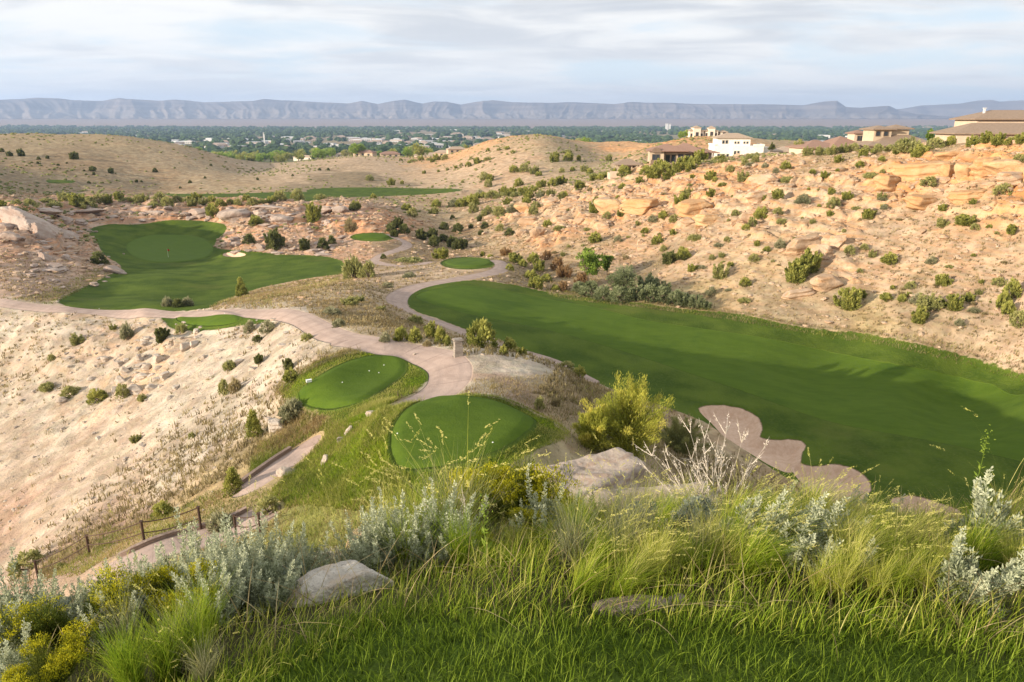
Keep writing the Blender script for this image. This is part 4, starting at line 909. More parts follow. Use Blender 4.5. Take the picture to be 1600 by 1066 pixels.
# ---------------------------------------------------------------- named trees
def tree(name, kind, px, base_py, Y, wpx, hpx, label, sd, nc=130, nl=34, leaf=.30, wd=.12, fork=3, group=None, cat='tree', shape=0.):
    r = np.random.default_rng(sd)
    if Y is None: x, y = hit([px], [base_py], HF, 2)[0]
    else: x, y = place(px, Y)
    z = hf(x, y); dep = y*CT-z*ST; w_ = wpx/FPX*dep; h = hpx/FPX*dep*1.03
    root = bpy.data.objects.new(name, None); C.objects.link(root); root.location = (x, y, z); tag(root, label, cat, group)
    mb = MB(); tips = []
    for i in range(fork):
        a = r.uniform(0, 6.28); e = np.array([math.cos(a)*w_*.17, math.sin(a)*w_*.17, h*r.uniform(.5, .66)])
        t = np.linspace(0, 1, 7)[:,None]; P = e*t**np.array([1.4,1.4,1]); P[1:-1] += r.normal(0, .02*h, (5, 3)); tube(mb, P, h*.022*(1.1-t[:,0])+.02, 7)
        for j in range(5):
            q = P[2+j % 5]; a2 = r.uniform(0, 6.28); e2 = q*np.array([.9,.9,1])+np.array([math.cos(a2)*w_*.14, math.sin(a2)*w_*.14, h*.10]); tt = np.linspace(0, 1, 4)[:,None]
            tube(mb, q+(e2-q)*tt, h*.008*(1.2-tt[:,0]), 5)
    link('trunk', mb.mesh('trunk', [BARK]), root)
    nb = 9; big = puffs(r, nb, w_*.30, w_*.30, h*(.27 if fork < 5 else .36), 1, shape, .3); big[:,2] += h*(.55 if fork < 5 else .42)
    cs = big[r.integers(0, nb, nc)]+unit(r.normal(size=(nc, 3)))*np.array([w_*.22, w_*.22, h*.22])*r.uniform(.3, 1, (nc, 1))
    cs[:,2] = np.clip(cs[:,2], h*.08, h*.99)
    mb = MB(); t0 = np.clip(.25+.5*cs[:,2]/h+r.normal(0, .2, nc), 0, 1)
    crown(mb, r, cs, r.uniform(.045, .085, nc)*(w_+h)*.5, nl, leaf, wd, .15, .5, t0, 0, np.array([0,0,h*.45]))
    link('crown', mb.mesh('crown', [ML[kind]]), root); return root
tree('cottonwood_tree', 'cotton', 918, 440, None, 56, 58, 'bright green cottonwood standing at the far edge of the fairway', 1, leaf=.42, wd=.22)
tree('cottonwood_tree', 'cotton', 948, 430, None, 24, 38, 'slim green cottonwood leaning against the bright wider one', 2, nc=60, leaf=.40, wd=.2)
tree('olive_tree', 'olive', 972, 466, None, 68, 56, 'broad silvery olive tree right of the cottonwoods', 3, nc=170, leaf=.34, wd=.11)
def plume_shrub(name, kind, px, base_py, wpx, hpx, label, sd, n=42, cat='tree'):
    """many arching stems, each carrying a feathery plume of fine twigs"""
    r = np.random.default_rng(sd); x, y = hit([px], [base_py], HF, 2)[0]; z = hf(x, y); dep = y*CT-z*ST; w_ = wpx/FPX*dep; h = hpx/FPX*dep
    root = bpy.data.objects.new(name, None); C.objects.link(root); root.location = (x, y, z); tag(root, label, cat)
    st = MB(); cr_ = MB()
    for i in range(n):
        a = r.uniform(0, 6.28); q = r.uniform(0, 1)**.6; e = np.array([math.cos(a)*w_*.46*q, math.sin(a)*w_*.40*q, h*r.uniform(.55, 1.0)*(1-.45*q)])
        t = np.linspace(0, 1, 9)[:,None]; P = e*np.hstack([t**1.3, t**1.3, t**.85]); P[:,:2] += np.cumsum(r.normal(0, .012*h, (9, 2)), 0)
        tube(st, P, .028*(1.1-t[:,0]), 5, cap=False)
        m = 900; tt = r.uniform(.08, 1.04, m); ii = np.clip((tt*8).astype(int), 0, 7); f = tt[:,None]*8-ii[:,None]; c = P[ii]*(1-f)+P[ii+1]*f
        sp_ = h*.085*(1.25-tt); c = c+r.normal(0, 1, (m, 3))*sp_[:,None]*np.array([1,1,.8]); c[:,2] = np.maximum(c[:,2], .05)
        d = unit(P[-1]-P[3])*.9+r.normal(0, .45, (m, 3))+np.array([0,0,.5]); ti = r.uniform(.1, .7)
        leaves(cr_, c, d, r.uniform(.10, .24, m), r.uniform(.016, .034, m), np.clip(ti+.35*(tt-.5)+r.normal(0, .13, m), 0, 1), 0, r)
    link('trunk', st.mesh('trunk', [BARK]), root); link('crown', cr_.mesh('crown', [ML[kind]]), root)
plume_shrub('tamarisk_tree', 'tamarisk', 975, 714, 165, 158, 'large feathery golden-green tamarisk behind the large boulder', 4, 46)
plume_shrub('tamarisk_tree', 'tamarisk', 925, 700, 70, 92, 'small feathery tamarisk sprouting at the left foot of the large one', 5, 20)
plume_shrub('willow_shrub', 'greasewood', 1062, 708, 105, 70, 'olive-brown bushy shrub right of the tamarisk, before the bunker', 6, 30, 'shrub')
tree('desert_willow', 'greasewood', 1250, 0, 205, 30, 26, 'loose green tree right of the white house', 7, nc=50, nl=24, leaf=.5, wd=.25)
tree('garden_tree', 'dark', 1206, 0, 236, 15, 20, 'dark round tree at the right end of the white house', 8, nc=50, nl=24, leaf=.4, wd=.25)
tree('garden_tree', 'dark', 1088, 0, 231, 17, 22, 'dark round tree between the brown and white houses', 9, nc=50, nl=24, leaf=.45, wd=.25)
tree('garden_tree', 'cotton', 1455, 0, 158, 26, 24, 'bright green tree between the hip-roofed house and the rightmost house', 10, nc=60, nl=26, leaf=.35, wd=.2)

# ---------------------------------------------------------------- boulders and slabs
LR = [(1060+a/S, 300+b_/S, w_/S, h_/S, lb) for a, b_, w_, h_, lb in [
 (565,235,165,85,'long smooth slab tilted to the right, middle of the right slope'),(655,260,110,70,'cracked slab resting under the long tilted slab'),(740,218,65,60,'rounded boulder at the upper end of the tilted slabs'),(705,410,165,85,'big red-topped boulder beside the large junipers'),(540,465,140,45,'flat pale ledge below the red-topped boulder'),
 (90,60,150,60,'orange block at the left of the rocky slope under the brown house'),(150,118,120,50,'pale flat boulder below the orange block'),(55,132,80,36,'low pale boulder left of the flat one'),(315,110,90,60,'tilted grey slab in the upper left of the slope'),(255,148,30,26,'small round boulder below the tilted grey slab')]]
LR += [(1060+a/S, 130+b_/S, w_/S, h_/S, lb) for a, b_, w_, h_, lb in [
 (1120,400,200,90,'massive orange outcrop left of the two caves on the upper slope'),(1248,402,75,75,'orange pillar block between the two dark gaps of the outcrop'),(1320,405,85,72,'orange block right of the second dark gap'),(1420,380,110,80,'orange ledge block joining the overhang'),(1500,372,120,50,'overhanging orange slab near the right edge'),
 (970,450,115,60,'rounded boulder at the left foot of the orange outcrop'),(400,435,120,50,'pale boulder below the white house'),(1250,330,100,35,'flat ledge above the orange outcrop'),(385,515,130,55,'broad flat slab in the middle of the upper slope'),(1330,520,130,60,'pale block below the outcrop near the right'),(1540,430,110,60,'pinkish blocks at the right edge below the overhang'),(1140,540,160,50,'wide low ledge under the massive outcrop'),(580,460,60,50,'boulder with a shaded side below a bush on the upper slope')]]
LR += [(530+a/S, 300+b_/S, w_/S, h_/S, lb) for a, b_, w_, h_, lb in [
 (870,130,90,60,'cream boulder at the left end of the rocky slope'),(920,182,65,55,'cracked boulder just below the cream one'),(1060,66,75,38,'dark-sided boulder on the upper left of the slope'),(1250,60,105,60,'orange-faced block below the pavilion'),(1410,56,160,65,'largest orange-faced ledge at the left of the slope'),(1222,150,60,45,'pair-sized pale boulder on the open slope'),(1395,227,40,28,'small boulder near the thicket, upper'),(1405,258,45,26,'small flat boulder near the thicket, lower'),(735,197,70,18,'thin flat slab at the foot of the slope'),(845,185,50,28,'slab at the foot of the cream boulder'),(850,66,60,30,'orange slab among the shrubs at the left end'),(980,40,60,34,'pinkish boulder among the shrub band'),(1115,130,50,26,'low grey boulder on the slope'),(700,115,50,20,'thin ledge right of the dark hollow')]]
for px, py, w_, h_, lb in LR:
    og = 'orange' in lb or 'outcrop' in lb
    rock('orange' if og else 'sand', px, py, w_*(1.25 if og else 1.1), lb, None, hpx=h_*(1.35 if og else 1.2), rz=random.uniform(-.4, .4), tilt=random.uniform(-.15, .05), sink=.12 if og else .2)
LL = [(a/S, 300+b_/S, w_/S, h_/S, ti, lb) for a, b_, w_, h_, ti, lb in [
 (135,130,240,120,.45,'huge pale slab tilted over the others at the left edge'),(190,180,110,80,.5,'large slab under the lower end of the huge tilted one'),(60,205,90,50,.1,'dark weathered block under the huge slab'),(25,160,70,45,.0,'shaded block behind the huge slab at the left edge'),(8,200,40,45,.1,'pale block cut by the left edge'),(290,190,120,30,.4,'thin dark slab right of the huge pile'),
 (295,125,80,42,.1,'pale squared boulder right of the huge slab'),(370,140,62,32,.1,'pale low boulder right of the squared one'),(220,85,180,32,0,'long flat dark-edged ledge behind the squared boulder'),(410,85,120,22,0,'thin ledge left of the middle of the rim'),(560,85,150,22,0,'thin rim ledge above the putting green'),(725,90,80,24,.1,'dark split slab on the rim above the green'),
 (925,90,100,44,-.1,'pale slab on the rim left of the round shrub'),(1085,100,130,66,-.1,'massive pink-grey block right of the round rim shrub'),(1195,95,70,50,-.2,'tilted block right of the massive rim block'),(1305,120,90,44,.1,'pink boulder left of the faint shelf path'),(1500,80,90,40,0,'layered ledge right of the faint shelf path'),(1575,78,65,52,.2,'tall end block of the rim ledge'),(1250,70,160,20,0,'long thin top ledge of the rim rocks'),
 (538,360,92,38,.25,'white flat rock lying at the left edge of the bowl turf'),(1090,240,42,32,0,'white boulder at the corner of the rubble above the bunker'),(1035,236,30,20,0,'small white rock left of the corner boulder'),(1205,268,62,18,.1,'flat white rock on the turf edge under the dark juniper'),(1357,262,34,22,0,'small pale boulder between dark shrubs'),(1495,288,66,18,0,'flat pale rock at the right end of the rubble'),(1210,250,46,30,.2,'pale boulder above the flat white rock'),
 (245,342,100,26,.1,'flat reddish slab on the left scree, upper'),(245,360,80,22,0,'flat reddish slab on the left scree, lower'),(140,385,52,26,0,'squarish slab low on the left scree'),(210,295,70,40,.5,'leaning thin slab in the left scree'),(315,305,50,34,.3,'small leaning slab in the left scree')]]
for px, py, w_, h_, ti, lb in LL: rock('pink' if w_ < 70 or ti > .3 else 'pale', px, py, w_*1.05, lb, None, hpx=h_*1.15, rz=random.uniform(-.25, .25), tilt=ti, sink=.18, k=1 if ti > .3 else None)
LB = [(a/S, 480+b_/S, w_/S, h_/S, lb) for a, b_, w_, h_, lb in [
 (640,232,60,50,'white block in the rubble fan, below the wispy shrub'),(740,235,75,50,'largest pale block at the centre of the rubble fan'),(862,178,70,52,'squarish pale boulder high at the right of the rubble fan'),(900,165,50,36,'smaller boulder right of the squarish one'),(682,272,42,40,'boulder below the largest fan block'),(665,316,80,40,'flat white boulder in the middle of the rubble fan'),(562,332,60,52,'rounded tan boulder left of the flat white one'),(632,372,75,50,'dark-faced boulder at the lower end of the fan'),(530,380,60,44,'tan boulder left of the dark-faced one'),(295,422,62,42,'lone pinkish boulder left of the green shrubs'),(585,288,50,46,'tan block in the left of the rubble fan'),(552,262,50,44,'white crumbly block at the upper left of the fan'),(770,312,62,44,'orange-tinted boulder right in the fan'),(710,365,60,36,'small tan boulders under the orange-tinted one'),(490,235,36,24,'small boulder left of the fan top'),
 (295,560,28,26,'small white cube-like rock alone on the white slope'),(455,605,38,24,'lone angular rock low on the white slope'),(655,643,40,26,'lone pair-like rock in the middle of the lower slope'),(1110,250,44,24,'pale rock under the path bend'),(1272,540,100,72,'pale boulder below the grey sagebrush by the oval tee'),(1165,285,44,24,'small pale rock right of the slope tussocks')]]
LB += [(400+a/S, 480+b_/S, w_/S, h_/S, lb) for a, b_, w_, h_, lb in [(535,490,58,36,'pale boulder on the grassy bank between the two tees'),(435,562,52,56,'tall pale boulder at the left end of the tee bank'),(390,612,44,44,'boulder lower on the bank under the tall pale one'),(320,700,52,66,'pinkish boulder in the long grass beside the lower path'),(150,752,90,52,'broken pinkish rocks along the lower path edge'),(60,520,30,40,'narrow rock left of the sagebrush boulder'),(985,205,22,12,'small rock beside the stone pillar'),(1050,217,30,10,'flat pale stone on the dirt right of the pillar'),(735,215,20,12,'small stone at the juniper foot')]]
for px, py, w_, h_, lb in LB: rock('pale', px, py, w_*1.05, lb, None, hpx=h_*1.1, sink=.2)
# scattered, countable smaller rocks
def scatter(setn, n, f, w0, w1, lb, gr, nm):
    for i in range(n):
        px, py = f(); rock(setn, px, py, math.exp(random.uniform(math.log(w0), math.log(w1))), lb, gr, name=nm, cat='rock')
scatter('sand', 150, lambda: (lambda px: (px, random.triangular(250+max(0, 1150-px)*.1, 400, 300)))(random.uniform(860, 1600)), 5, 26, 'sandstone block lying among the ledges of the right hillside', 'loose blocks on the right hillside', 'sandstone_block')
scatter('pink', 120, lambda: (random.gauss(85, 40), random.uniform(355, 450)) if random.random() < .45 else (random.uniform(20, 330), random.uniform(322, 345)), 5, 20, 'pinkish slab fragment on the scree left of the grass bowl', 'slab fragments left of the bowl', 'slab_fragment')
scatter('pink', 110, lambda: (random.uniform(350, 540), random.uniform(318, 395)), 5, 20, 'grey-pink rock in the rubble between the bowl and the rim', 'rubble rocks right of the green', 'rubble_rock')
scatter('pale', 110, lambda: (random.gauss(225, 45), random.gauss(560, 30)) if random.random() < .6 else (random.uniform(100, 470), random.uniform(495, 585)), 4, 18, 'pale rock in the rubble fan on the white slope', 'rocks of the rubble fan', 'pale_rock')
scatter('pale', 90, lambda: (lambda py: (random.uniform(0, 480-(py-560)*.5), py))(random.uniform(590, 830)), 2.5, 9, 'small pale stone scattered down the white slope', 'small stones on the white slope', 'pale_stone')
print('mid', time.time()-T0, flush=True)

# ---------------------------------------------------------------- dry grass and gravel (uncountable)
def area_pts(n, pxr, pyr, cond=None, seed=0):
    r = np.random.default_rng(seed); px = r.uniform(*pxr, n); py = r.uniform(*pyr, n)
    return px, py
def ground_scatter(n, d0, d1, amax, seed, dens=None, power=1.):
    r = np.random.default_rng(seed); d = d0*(d1/d0)**(r.uniform(0, 1, n)**power); a = r.uniform(-amax, amax, n)
    x = d*np.sin(a); y = d*np.cos(a)
    t = mx(TURF, x, y); p = mxl(PATHS, x, y); s_ = mx(SAND, x, y)
    k = (t < -.1)&(p < -.15)&(s_ < -.2); x, y = x[k], y[k]
    zz = zone(x, y); return x, y, zz
def tufts(name, label, x, y, h, mats, nb, wd, lean, seed, tint=None, mi=None, spread=.35):
    r = np.random.default_rng(seed); n = len(x); z = HF(x, y)
    i = np.repeat(np.arange(n), nb); hh = np.broadcast_to(h, (n,))
    b = np.stack([x[i]+r.normal(0, 1, n*nb)*hh[i]*spread, y[i]+r.normal(0, 1, n*nb)*hh[i]*spread, z[i]-.03], -1)
    mb = MB(); ti = r.uniform(0, 1, n) if tint is None else tint
    blades(mb, b, r.uniform(0, 6.28, n*nb), hh[i]*r.uniform(.6, 1.2, n*nb), r.uniform(.1, lean, n*nb), np.broadcast_to(wd, (n,))[i], 2, np.clip(ti[i]+r.normal(0, .12, n*nb), 0, 1), 0, r=r)
    return tag(link(name, mb.mesh(name, mats)), label, None, None, 'stuff')
x, y, zz = ground_scatter(42000, 38, 330, .70, 5, power=1.)
n1_ = fbm(x*.05, y*.05, 3, 31); keep = (rng.uniform(0, 1, len(x)) < np.clip(.45+n1_*1.6-.35*zz[:,4], .05, 1)); _pd = gpoly([(725,562),(790,556),(860,575),(840,600),(780,598),(735,612)]); keep &= sd_poly(x, y, _pd) < 0; x, y = x[keep], y[keep]; d = np.hypot(x, y)
tufts('dry_grass', 'straw-coloured dry grass over the desert slopes', x, y, rng.uniform(.22, .5, len(x)), [ML['dryshrub']], 6, .05+.0005*d, .8, 6)
x, y, zz = ground_scatter(22000, 60, 330, .70, 7)
k = (zz[:,3] < .7)&(zz[:,4] < .5); x, y = x[k], y[k]; d = np.hypot(x, y)
tufts('dry_grass', 'pale straw grass tufts of the middle distance', x, y, rng.uniform(.2, .45, len(x)), [ML['straw']], 5, .04+.0005*d, .7, 8)
# gravel: small angular stones as one mass
def gravel(name, label, x, y, s0, s1, mat, seed):
    r = np.random.default_rng(seed); V0, F0 = ICO[1]; n = len(x); z = HF(x, y)
    s_ = s0*(s1/s0)**r.uniform(0, 1, n)**1.6; d = np.hypot(x, y); s_ = s_*np.clip(d/70, .6, 3)
    V = V0[None]*(1+r.uniform(-.35, .25, (n, len(V0), 1))); V = V*np.stack([r.uniform(.7, 1.3, n), r.uniform(.7, 1.3, n), r.uniform(.35, .7, n)], -1)[:,None]
    a = r.uniform(0, 6.28, n); ca, sa = np.cos(a)[:,None], np.sin(a)[:,None]
    Vx = V[...,0]*ca-V[...,1]*sa; Vy = V[...,0]*sa+V[...,1]*ca
    V = np.stack([Vx, Vy, V[...,2]], -1)*s_[:,None,None]+np.stack([x, y, z+s_*.1], -1)[:,None]
    F = F0[None]+(np.arange(n)*len(V0))[:,None,None]
    return tag(link(name, mesh(name, V.reshape(-1, 3), tris=F.reshape(-1, 3), mats=[mat])), label, None, None, 'stuff')
RG = rockmat('gravel_stone', (.42,.30,.2), (.50,.37,.26), (.42,.26,.16), .25, ob=False)
RGP = rockmat('pale_gravel_stone', (.46,.38,.30), (.60,.51,.41), (.43,.32,.24), .25, ob=False)
x, y, zz = ground_scatter(13000, 34, 130, .72, 9); k = (zz[:,4] > .4)&(rng.uniform(0, 1, len(x)) < .25+1.2*np.clip(fbm(x*.08, y*.08, 2, 41)+zz[:,3], 0, 1)); gravel('gravel', 'pale stones strewn over the white slope', x[k], y[k], .04, .2, RGP, 10)
x, y, zz = ground_scatter(30000, 70, 300, .70, 11); k = (zz[:,4] < .4)&(rng.uniform(0, 1, len(x)) < .08+zz[:,3]*.9); gravel('gravel', 'stones strewn over the rocky slopes', x[k], y[k], .06, .38, RG, 12)
print('stuff', time.time()-T0, flush=True)
# ---------------------------------------------------------------- foreground planting
def sage_mesh(name, sd, h=.55, ns=16, spread=.22, lean=(0, 0), mat='sage', leafn=210, base=True):
    r = np.random.default_rng(sd); mb = MB()
    for i in range(ns):
        a = r.uniform(0, 6.28); q = r.uniform(0, 1)**.6; H_ = h*r.uniform(.55, 1.05)*(1-.35*q)
        ex = np.array([math.cos(a)*spread*q+lean[0]*H_, math.sin(a)*spread*q+lean[1]*H_, H_]); t = np.linspace(0, 1, 8)[:,None]
        P = np.array([math.cos(a)*.05, math.sin(a)*.05, 0])+ex*np.hstack([t**.8, t**.8, t]); P[:,:2] += np.cumsum(r.normal(0, .006, (8, 2)), 0)
        tube(mb, P, .0035*(1.15-t[:,0]), 4, tint=.35, cap=False)
        tt = r.uniform(.18, 1, leafn); idx = tt*7; i0 = np.minimum(idx.astype(int), 6); f = (idx-i0)[:,None]
        c = P[i0]*(1-f)+P[i0+1]*f; u = unit(r.normal(size=(leafn, 3))); rad = .036*(1-.8*tt)+.005
        sh = (r.uniform(0, 1, leafn) < .35)        # flower spikes: short side twigs
        c = c+u*(rad*r.uniform(.3, 1.1, leafn))[:,None]
        leaves(mb, c, u+np.array([0,0,.8]), .025*(1.25-.7*tt)*r.uniform(.7, 1.3, leafn), .0078, np.clip(.35+.4*tt+r.normal(0, .15, leafn), 0, 1), 0, r)
    if base:
        n = 60; cs = puffs(r, n, spread*1.15, spread*1.15, h*.5); crown(mb, r, cs, r.uniform(.03, .055, n), 56, .024, .0085, .7, .5, r.uniform(0, .6, n))
    return mb.mesh(name, [ML[mat]])
def lowsage_mesh(name, sd, w_=.5, h=.3, mat='sagelow', n=150, nl=52, L=.024, W_=.0095):
    r = np.random.default_rng(sd); mb = MB(); cs = puffs(r, n, w_*.5, w_*.5, h)
    for c in cs[::3]:
        t = np.linspace(0, 1, 4)[:,None]; tube(mb, c*t*np.array([.9,.9,.9]), .003, 3, tint=.3, cap=False)
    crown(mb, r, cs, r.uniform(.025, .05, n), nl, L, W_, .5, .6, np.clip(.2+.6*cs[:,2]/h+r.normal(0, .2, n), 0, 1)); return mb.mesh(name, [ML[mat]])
def rabbit(name, sd, w_, h, flower=.6):
    r = np.random.default_rng(sd); ms = MB(); mf = MB(); nl = 7; n = 520
    lobe = np.stack([r.normal(0, .24*w_, nl), r.normal(0, .24*w_, nl), r.uniform(.35, .85, nl)*h], -1); lr = r.uniform(.13, .24, nl)*w_
    li = r.integers(0, nl, n); v = unit(r.normal(size=(n, 3))); v[:,2] = np.abs(v[:,2]); u = lobe[li]+v*(lr[li]*r.uniform(.6, 1.1, n))[:,None]*np.array([1,1,.85]); u[:,2] = np.maximum(u[:,2], .06)
    b = u*np.array([.15,.15,0])
    for k in range(2):
        jit = u+r.normal(0, .015, u.shape); ho = np.hypot(jit[:,0]-b[:,0], jit[:,1]-b[:,1]); az = np.arctan2(jit[:,1]-b[:,1], jit[:,0]-b[:,0]); L = np.hypot(ho, jit[:,2])
        blades(ms, b, az, L, np.clip(ho/L, .03, .95), .0042, 3, r.uniform(0, 1, n), 0, 1.2, r)
    m = 6500; i = r.integers(0, n, m); c = u[i]*r.uniform(.5, 1.02, (m, 1))+r.normal(0, .014, (m, 3)); leaves(ms, c, v[i]+np.array([0,0,.5])+r.normal(0, .3, (m, 3)), .03, .0045, np.clip(.4+r.normal(0, .3, m), 0, 1), 0, r)
    fl = r.uniform(0, 1, nl) < flower+.2; top = u[fl[li]&(v[:,2] > .25)&(r.uniform(0, 1, n) < flower)]; k = 24; i = np.repeat(np.arange(len(top)), k)
    c = top[i]+r.normal(0, .011, (len(i), 3))*np.array([1.2,1.2,1]); leaves(mf, c, r.normal(size=(len(i), 3))*.7+np.array([0,0,1.2]), .011, .006, np.clip(r.normal(.5, .28, len(i)), 0, 1), 0, r)
    return ms.mesh(name+'_stems', [ML['rabbit']]), mf.mesh(name+'_flowers', [ML['yellow']])
def tuft_mesh(name, sd, h, n, wd, lean, mat, az0=None, azs=3.14, rad=.07, seeds=0, segs=5, seedmat='meadowdry', curl=1.9):
    r = np.random.default_rng(sd); mb = MB(); q = rad*r.uniform(0, 1, n)**.5; a = r.uniform(0, 6.28, n)
    b = np.stack([q*np.cos(a), q*np.sin(a), 0*q-.02], -1); az = r.uniform(-3.14, 3.14, n) if az0 is None else r.normal(az0, azs, n)
    blades(mb, b, az, h*r.uniform(.45, 1.05, n), r.uniform(lean*.25, lean, n), wd*r.uniform(.6, 1.3, n), segs, np.clip(r.normal(.5, .28, n), 0, 1), 0, curl, r)
    me = mb.mesh(name, [ML[mat]]); sme = None
    if seeds:
        ms = MB(); q = rad*r.uniform(0, 1, seeds); a = r.uniform(0, 6.28, seeds); b = np.stack([q*np.cos(a), q*np.sin(a), 0*q], -1)
        az = r.uniform(-3.14, 3.14, seeds) if az0 is None else r.normal(az0, azs*.8, seeds); L = h*r.uniform(1.0, 1.4, seeds); ln = r.uniform(lean*.4, lean*1.05, seeds)
        tip = blades(ms, b, az, L, ln, .0032, 8, r.uniform(.4, 1, seeds), 0, 2.2, r)
        k = 22; i = np.repeat(np.arange(seeds), k); t = r.uniform(0, 1, len(i)); back = np.stack([-np.cos(az), -np.sin(az), -.45+0*az], -1)[i]
        c = tip[i]+back*(t*.095)[:,None]+r.normal(0, .0035, (len(i), 3)); leaves(ms, c, -back+r.normal(0, .35, (len(i), 3)), .016, .0045, np.clip(r.normal(.8, .15, len(i)), 0, 1), 0, r)
        sme = ms.mesh(name+'_seeds', [ML[seedmat]])
    return me, sme
def put(name, parts, px, Y, s, label, cat, group=None, rz=None, dz=0., tilt=(0, 0)):
    x, y = place(px, Y); z = hf(x, y)
    rz = random.uniform(0, 6.28) if rz is None else rz
    if len(parts) == 1: o = link(name, parts[0][1])
    else:
        o = bpy.data.objects.new(name, None); C.objects.link(o)
        for nm, me in parts: link(nm, me, o)
    o.location = (x, y, z+dz); o.rotation_euler = (tilt[0], tilt[1], rz); o.scale = (s,)*3 if np.ndim(s) == 0 else s
    return tag(o, label, cat, group)
R = random.uniform
SG = [sage_mesh('sagebrush', 300+i, .55, 18, .20) for i in range(3)]+[sage_mesh('sagebrush', 303, .6, 9, .12)]
LS = [lowsage_mesh('low_sagebrush', 310+i) for i in range(3)]
# left silver-green sagebrush, drawn with tall flower spikes
for px, Y, s, lb in [(205,3.55,.80,'silvery sagebrush left of the tallest spike, behind the yellow flowers'),(250,3.75,.85,'silvery sagebrush under the curved path kerb'),(292,3.6,1.12,'sagebrush with the single tallest silver spike on the left'),(330,3.7,.85,'sagebrush just right of the tallest silver spike'),
                     (365,3.4,1.0,'dense upright sagebrush in the middle of the left clump'),(395,3.6,1.0,'upright sagebrush with many spikes near the dry pink shrub'),(425,3.35,.85,'sagebrush at the right end of the left clump'),(345,3.15,.75,'shaded sagebrush low in front of the left clump'),
                     (405,3.05,.7,'green-grey sagebrush beside the white boulder, lower'),(15,2.7,.9,'tall sagebrush cut by the left edge'),(55,3.0,.75,'sagebrush behind the flowers near the left edge'),(110,3.3,.72,'small sagebrush between low grey mats and yellow flowers')]:
    put('sagebrush', [('', random.choice(SG[:3]))], px, Y, (s, s, s*1.2), lb, 'sagebrush')
for px, Y, s in [(0,4.4,.9),(35,4.5,.95),(70,4.6,.9),(105,4.5,.9),(140,4.4,.85),(15,4.0,.8),(60,4.0,.8),(100,3.9,.8),(150,4.0,.8),(180,4.3,.7)]:
    put('low_sagebrush', [('', random.choice(LS))], px, Y, s, 'low blue-grey sage mat at the far left edge', 'sagebrush', 'low grey sage mats at the left edge')
for px, Y, s in [(345,4.6,.8),(380,4.7,.85),(410,4.4,.8),(320,4.5,.7),(300,4.8,.7),(445,3.6,.7),(460,3.3,.65),(430,3.1,.6)]:
    put('low_sagebrush', [('', random.choice(LS))], px, Y, s, 'low grey sage between the tall spikes and the white boulder', 'sagebrush', 'low grey sage near the white boulder')
PS = [lowsage_mesh('dry_sage', 320+i, .5, .36, 'deadwhite', 110, 26, .018, .006) for i in range(2)]
for px, Y, s, lb in [(440,4.3,.85,'pinkish dry shrub right of the left sage clump'),(470,4.4,.75,'beige dry shrub behind the prostrate grey sage'),(410,4.6,.6,'small dry shrub behind the sage spikes')]: put('dry_shrub', [('', random.choice(PS))], px, Y, s, lb, 'shrub')
for px, Y, s, lb in [(515,4.3,.95,'prostrate grey-green sage above the white boulder'),(560,4.4,.8,'grey-green sage spreading toward the central grasses'),(480,3.9,.7,'small grey sage left of the prostrate one')]: put('low_sagebrush', [('', LS[1])], px, Y, (s*1.3, s, s*.8), lb, 'sagebrush')
for px, Y, s, lb in [(690,3.9,.8,'silver sage at the foot of the central tall grasses'),(610,4.9,1.0,'silver sage left of the central tall grasses'),(560,5.6,1.0,'pale sage on the brow left of the tall rock'),(950,5.0,1.0,'silver sage below the large boulder'),(1010,4.4,.9,'silver sage left of the bleached stalks, lower'),(1090,3.8,.9,'silver sage under the bleached stalks'),(842,4.6,1.3,'silver sage with drooping twigs right of the central grasses'),(872,4.7,.8,'silver-blue sage at the foot of the yellow bush'),(1000,6.2,.95,'dull silver shrub on the right part of the large boulder'),(1040,5.8,.95,'grey shrub between boulder and bleached stalks')]: put('silver_sage', [('', random.choice(SG[:3]+LS[:1]))], px, Y, s, lb, 'sagebrush')
SGR = [sage_mesh('sagebrush', 330+i, .42, 13, .14, (.45, 0)) for i in range(2)]
for px, Y, s, lb in [(1165,3.3,1.0,'silver sagebrush leaning in the grass, left one of the right side'),(1215,3.1,1.0,'silver sagebrush leaning in the grass right of the first'),(1260,3.35,.8,'small silver sage under the bleached stalks'),(1195,4.3,.9,'sage behind the leaning pair'),(1330,4.9,1.0,'thin sage sprigs before the middle bunker'),
                     (1550,3.3,1.15,'silver sage fanning at the right edge, upper'),(1500,2.75,.8,'silver sage lying low at the right edge'),(1300,2.9,.55,'tiny sage half buried in dark grass')]: put('sagebrush', [('', random.choice(SGR))], px, Y, s*1.25, lb, 'sagebrush', None, R(-.5, .3))
# rabbitbrush in flower
RB = [rabbit('rabbitbrush', 340, .62, .42), rabbit('rabbitbrush', 341, .5, .36, .9)]
for i, px, Y, s, lb in [(0,130,2.6,.78,'yellow-flowering rabbitbrush in the lower left corner, middle one'),(1,258,2.75,.78,'yellow-flowering rabbitbrush below the tallest silver spike'),(1,75,2.1,.55,'yellow-flowering rabbitbrush lowest in the left corner'),
                        (0,778,5.2,(1.5,1.4,2.25),'bright yellow-topped rabbitbrush left of the large boulder'),(1,858,5.1,(1.6,1.5,1.8),'greener rabbitbrush dome in front of the large boulder'),(1,735,4.3,.7,'small yellow-flecked bush inside the central grasses'),(1,930,6.6,.7,'small yellow bush at the top of the large boulder face'),(1,1060,4.9,.6,'small yellow-green bush left of the bleached stalks'),
                        (0,830,4.4,.7,'faintly yellow bush low in the central grasses')]:
    put('rabbitbrush', [('stems', RB[i][0]), ('flowers', RB[i][1])], px, Y, s, lb, 'flowering bush')
